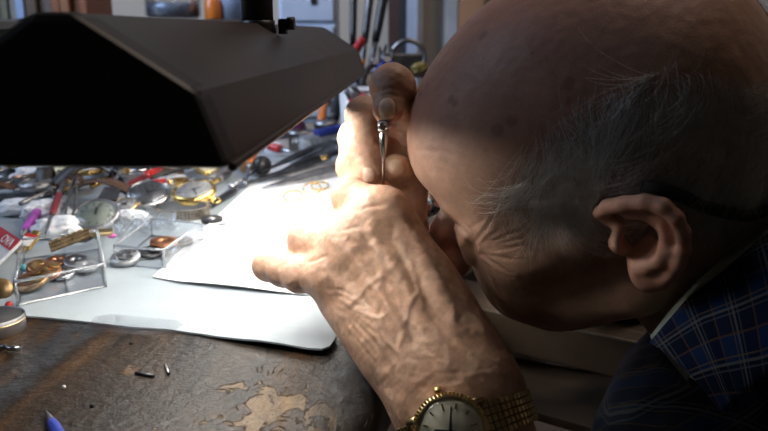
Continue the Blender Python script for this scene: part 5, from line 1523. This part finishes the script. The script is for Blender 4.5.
# vice
c = on(392, 66, .06)
v0 = at(392, 80, 1.30)
t = thing('bench_vice', 'dark steel bench vice at the far end of the bench', 'vice', (v0[0]+.01, 1.36, .0), (0,0,.25))
MB().box((0,0,.03), (.07,.06,.06), bev=.006).build('base', M['dark_steel'], t); MB().box((0,-.01,.085), (.03,.08,.05), bev=.005).build('body', M['dark_steel'], t)
MB().box((0,-.055,.125), (.075,.016,.04), bev=.003).build('jaw', M['dull_steel'], t); MB().box((0,-.028,.125), (.075,.016,.04), bev=.003).build('jaw', M['dull_steel'], t)
MB().tube([(0,-.05,.085),(0,-.13,.085)], .008, 12).build('screw', M['dull_steel'], t); MB().tube([(-.04,-.125,.085),(.04,-.125,.085)], .0035, 10).build('handle_bar', M['steel'], t)
def hookpath(n, R, a0, a1): return [(R*math.cos(a), 0, R*math.sin(a)) for a in np.linspace(a0, a1, n)]
c = at(408, 58, 1.24); simple('wire_hook', 'curved blue-grey cable loop hanging by the vice', 'cable', MB().tube(hookpath(18,.028,-.6,3.4)+[(-.03,0,-.05)], .0042, 10), M['dull_steel'], c)
c = at(379, 58, 1.24)
GV = 'dark pliers standing by the vice'
def pliers(label, p, q, m, grp=None, spread=.018):
    p = np.array(p); q = np.array(q); z = q-p; L = np.linalg.norm(z); F = frame((1,0,0), z)
    t = thing('pliers', label, 'pliers', p, F.to_euler(), grp)
    for s in (-1,1):
        MB().tube([(s*.003,0,L*.98),(s*.006,0,L*.8),(s*.007,0,L*.68),(-s*.004,0,L*.6)], [.002,.0045,.0055,.005], 10, flat=.7).build('jaw', M['dark_steel'], t)
        MB().tube([(-s*.004,0,L*.6),(-s*.012,0,L*.48),(-s*spread,0,L*.25),(-s*spread*.9,0,0)], [.0045,.005,.0062,.0055], 10).build('handle', m, t)
    MB().tube([(0,-.005,L*.62),(0,.005,L*.62)], .006, 12).build('pivot', M['dull_steel'], t); return t
pliers('dark pliers leaning left of the vice', at(372,92,1.22), at(378,46,1.26), M['rubber'], GV)
pliers('dark pliers standing upright against the vice', at(386,90,1.20), at(388,44,1.24), M['blue'], GV)
c = at(420, 70, 1.20); wad('sponge', 'small yellowish sponge right of the vice', 'sponge', c-np.array([0,0,.005]), .011, (1.2,1,1), M['yellow'], 77)
# white tub with red handled pliers
c = on(360, 106, .0); c = at(362, 100, 1.12)
t = thing('white_tub', 'white plastic tub beyond the right hand', 'tub', (c[0], c[1], .0))
MB().lathe([(0,0),(.030,0),(.034,.098),(.031,.098),(.028,.004),(0,.004)], 32).build('tub_body', M['white_plastic'], t); MB().ring(.0335,.002,32,8,T(0,0,.098)).build('rim', M['white_plastic'], t)
pliers('red handled pliers leaning against the white tub', at(368,118,1.07), at(347,84,1.075), M['red'], None, .012)
c = at(404, 84, 1.08)
t = thing('wooden_box', 'small brown wooden box beyond the thumb', 'box', (.036, 1.08, .0), (0,0,.1))
MB().box((0,0,.045), (.06,.06,.09), bev=.003).build('box_body', M['leather'], t); MB().box((0,0,.095), (.064,.064,.010), bev=.003).build('lid', M['wood'], t)
# clutter under the tools so that the far bench is filled
GH = 'jars and pots at the back of the bench'
for (px, d, r, h, m, lb) in ((300,1.18,.020,.03,'grey_plastic','low grey pot behind the purple bulb'),(326,1.22,.018,.04,'dark_steel','dark pot behind the orange handle'),(276,1.15,.018,.03,'white_plastic','white pot under the lamp edge')):
    c = at(px, 125, d); t = thing('pot', lb, 'pot', (c[0], c[1], 0), (0,0,0), GH)
    MB().lathe([(0,0),(r,0),(r*1.05,h*.1),(r*1.05,h*.8),(0,h*.8)], 24).build('pot_body', M[m], t); MB().lathe([(r*1.1,h*.78),(r*1.1,h),(0,h*1.02)], 24).build('lid', M['dull_steel'], t)
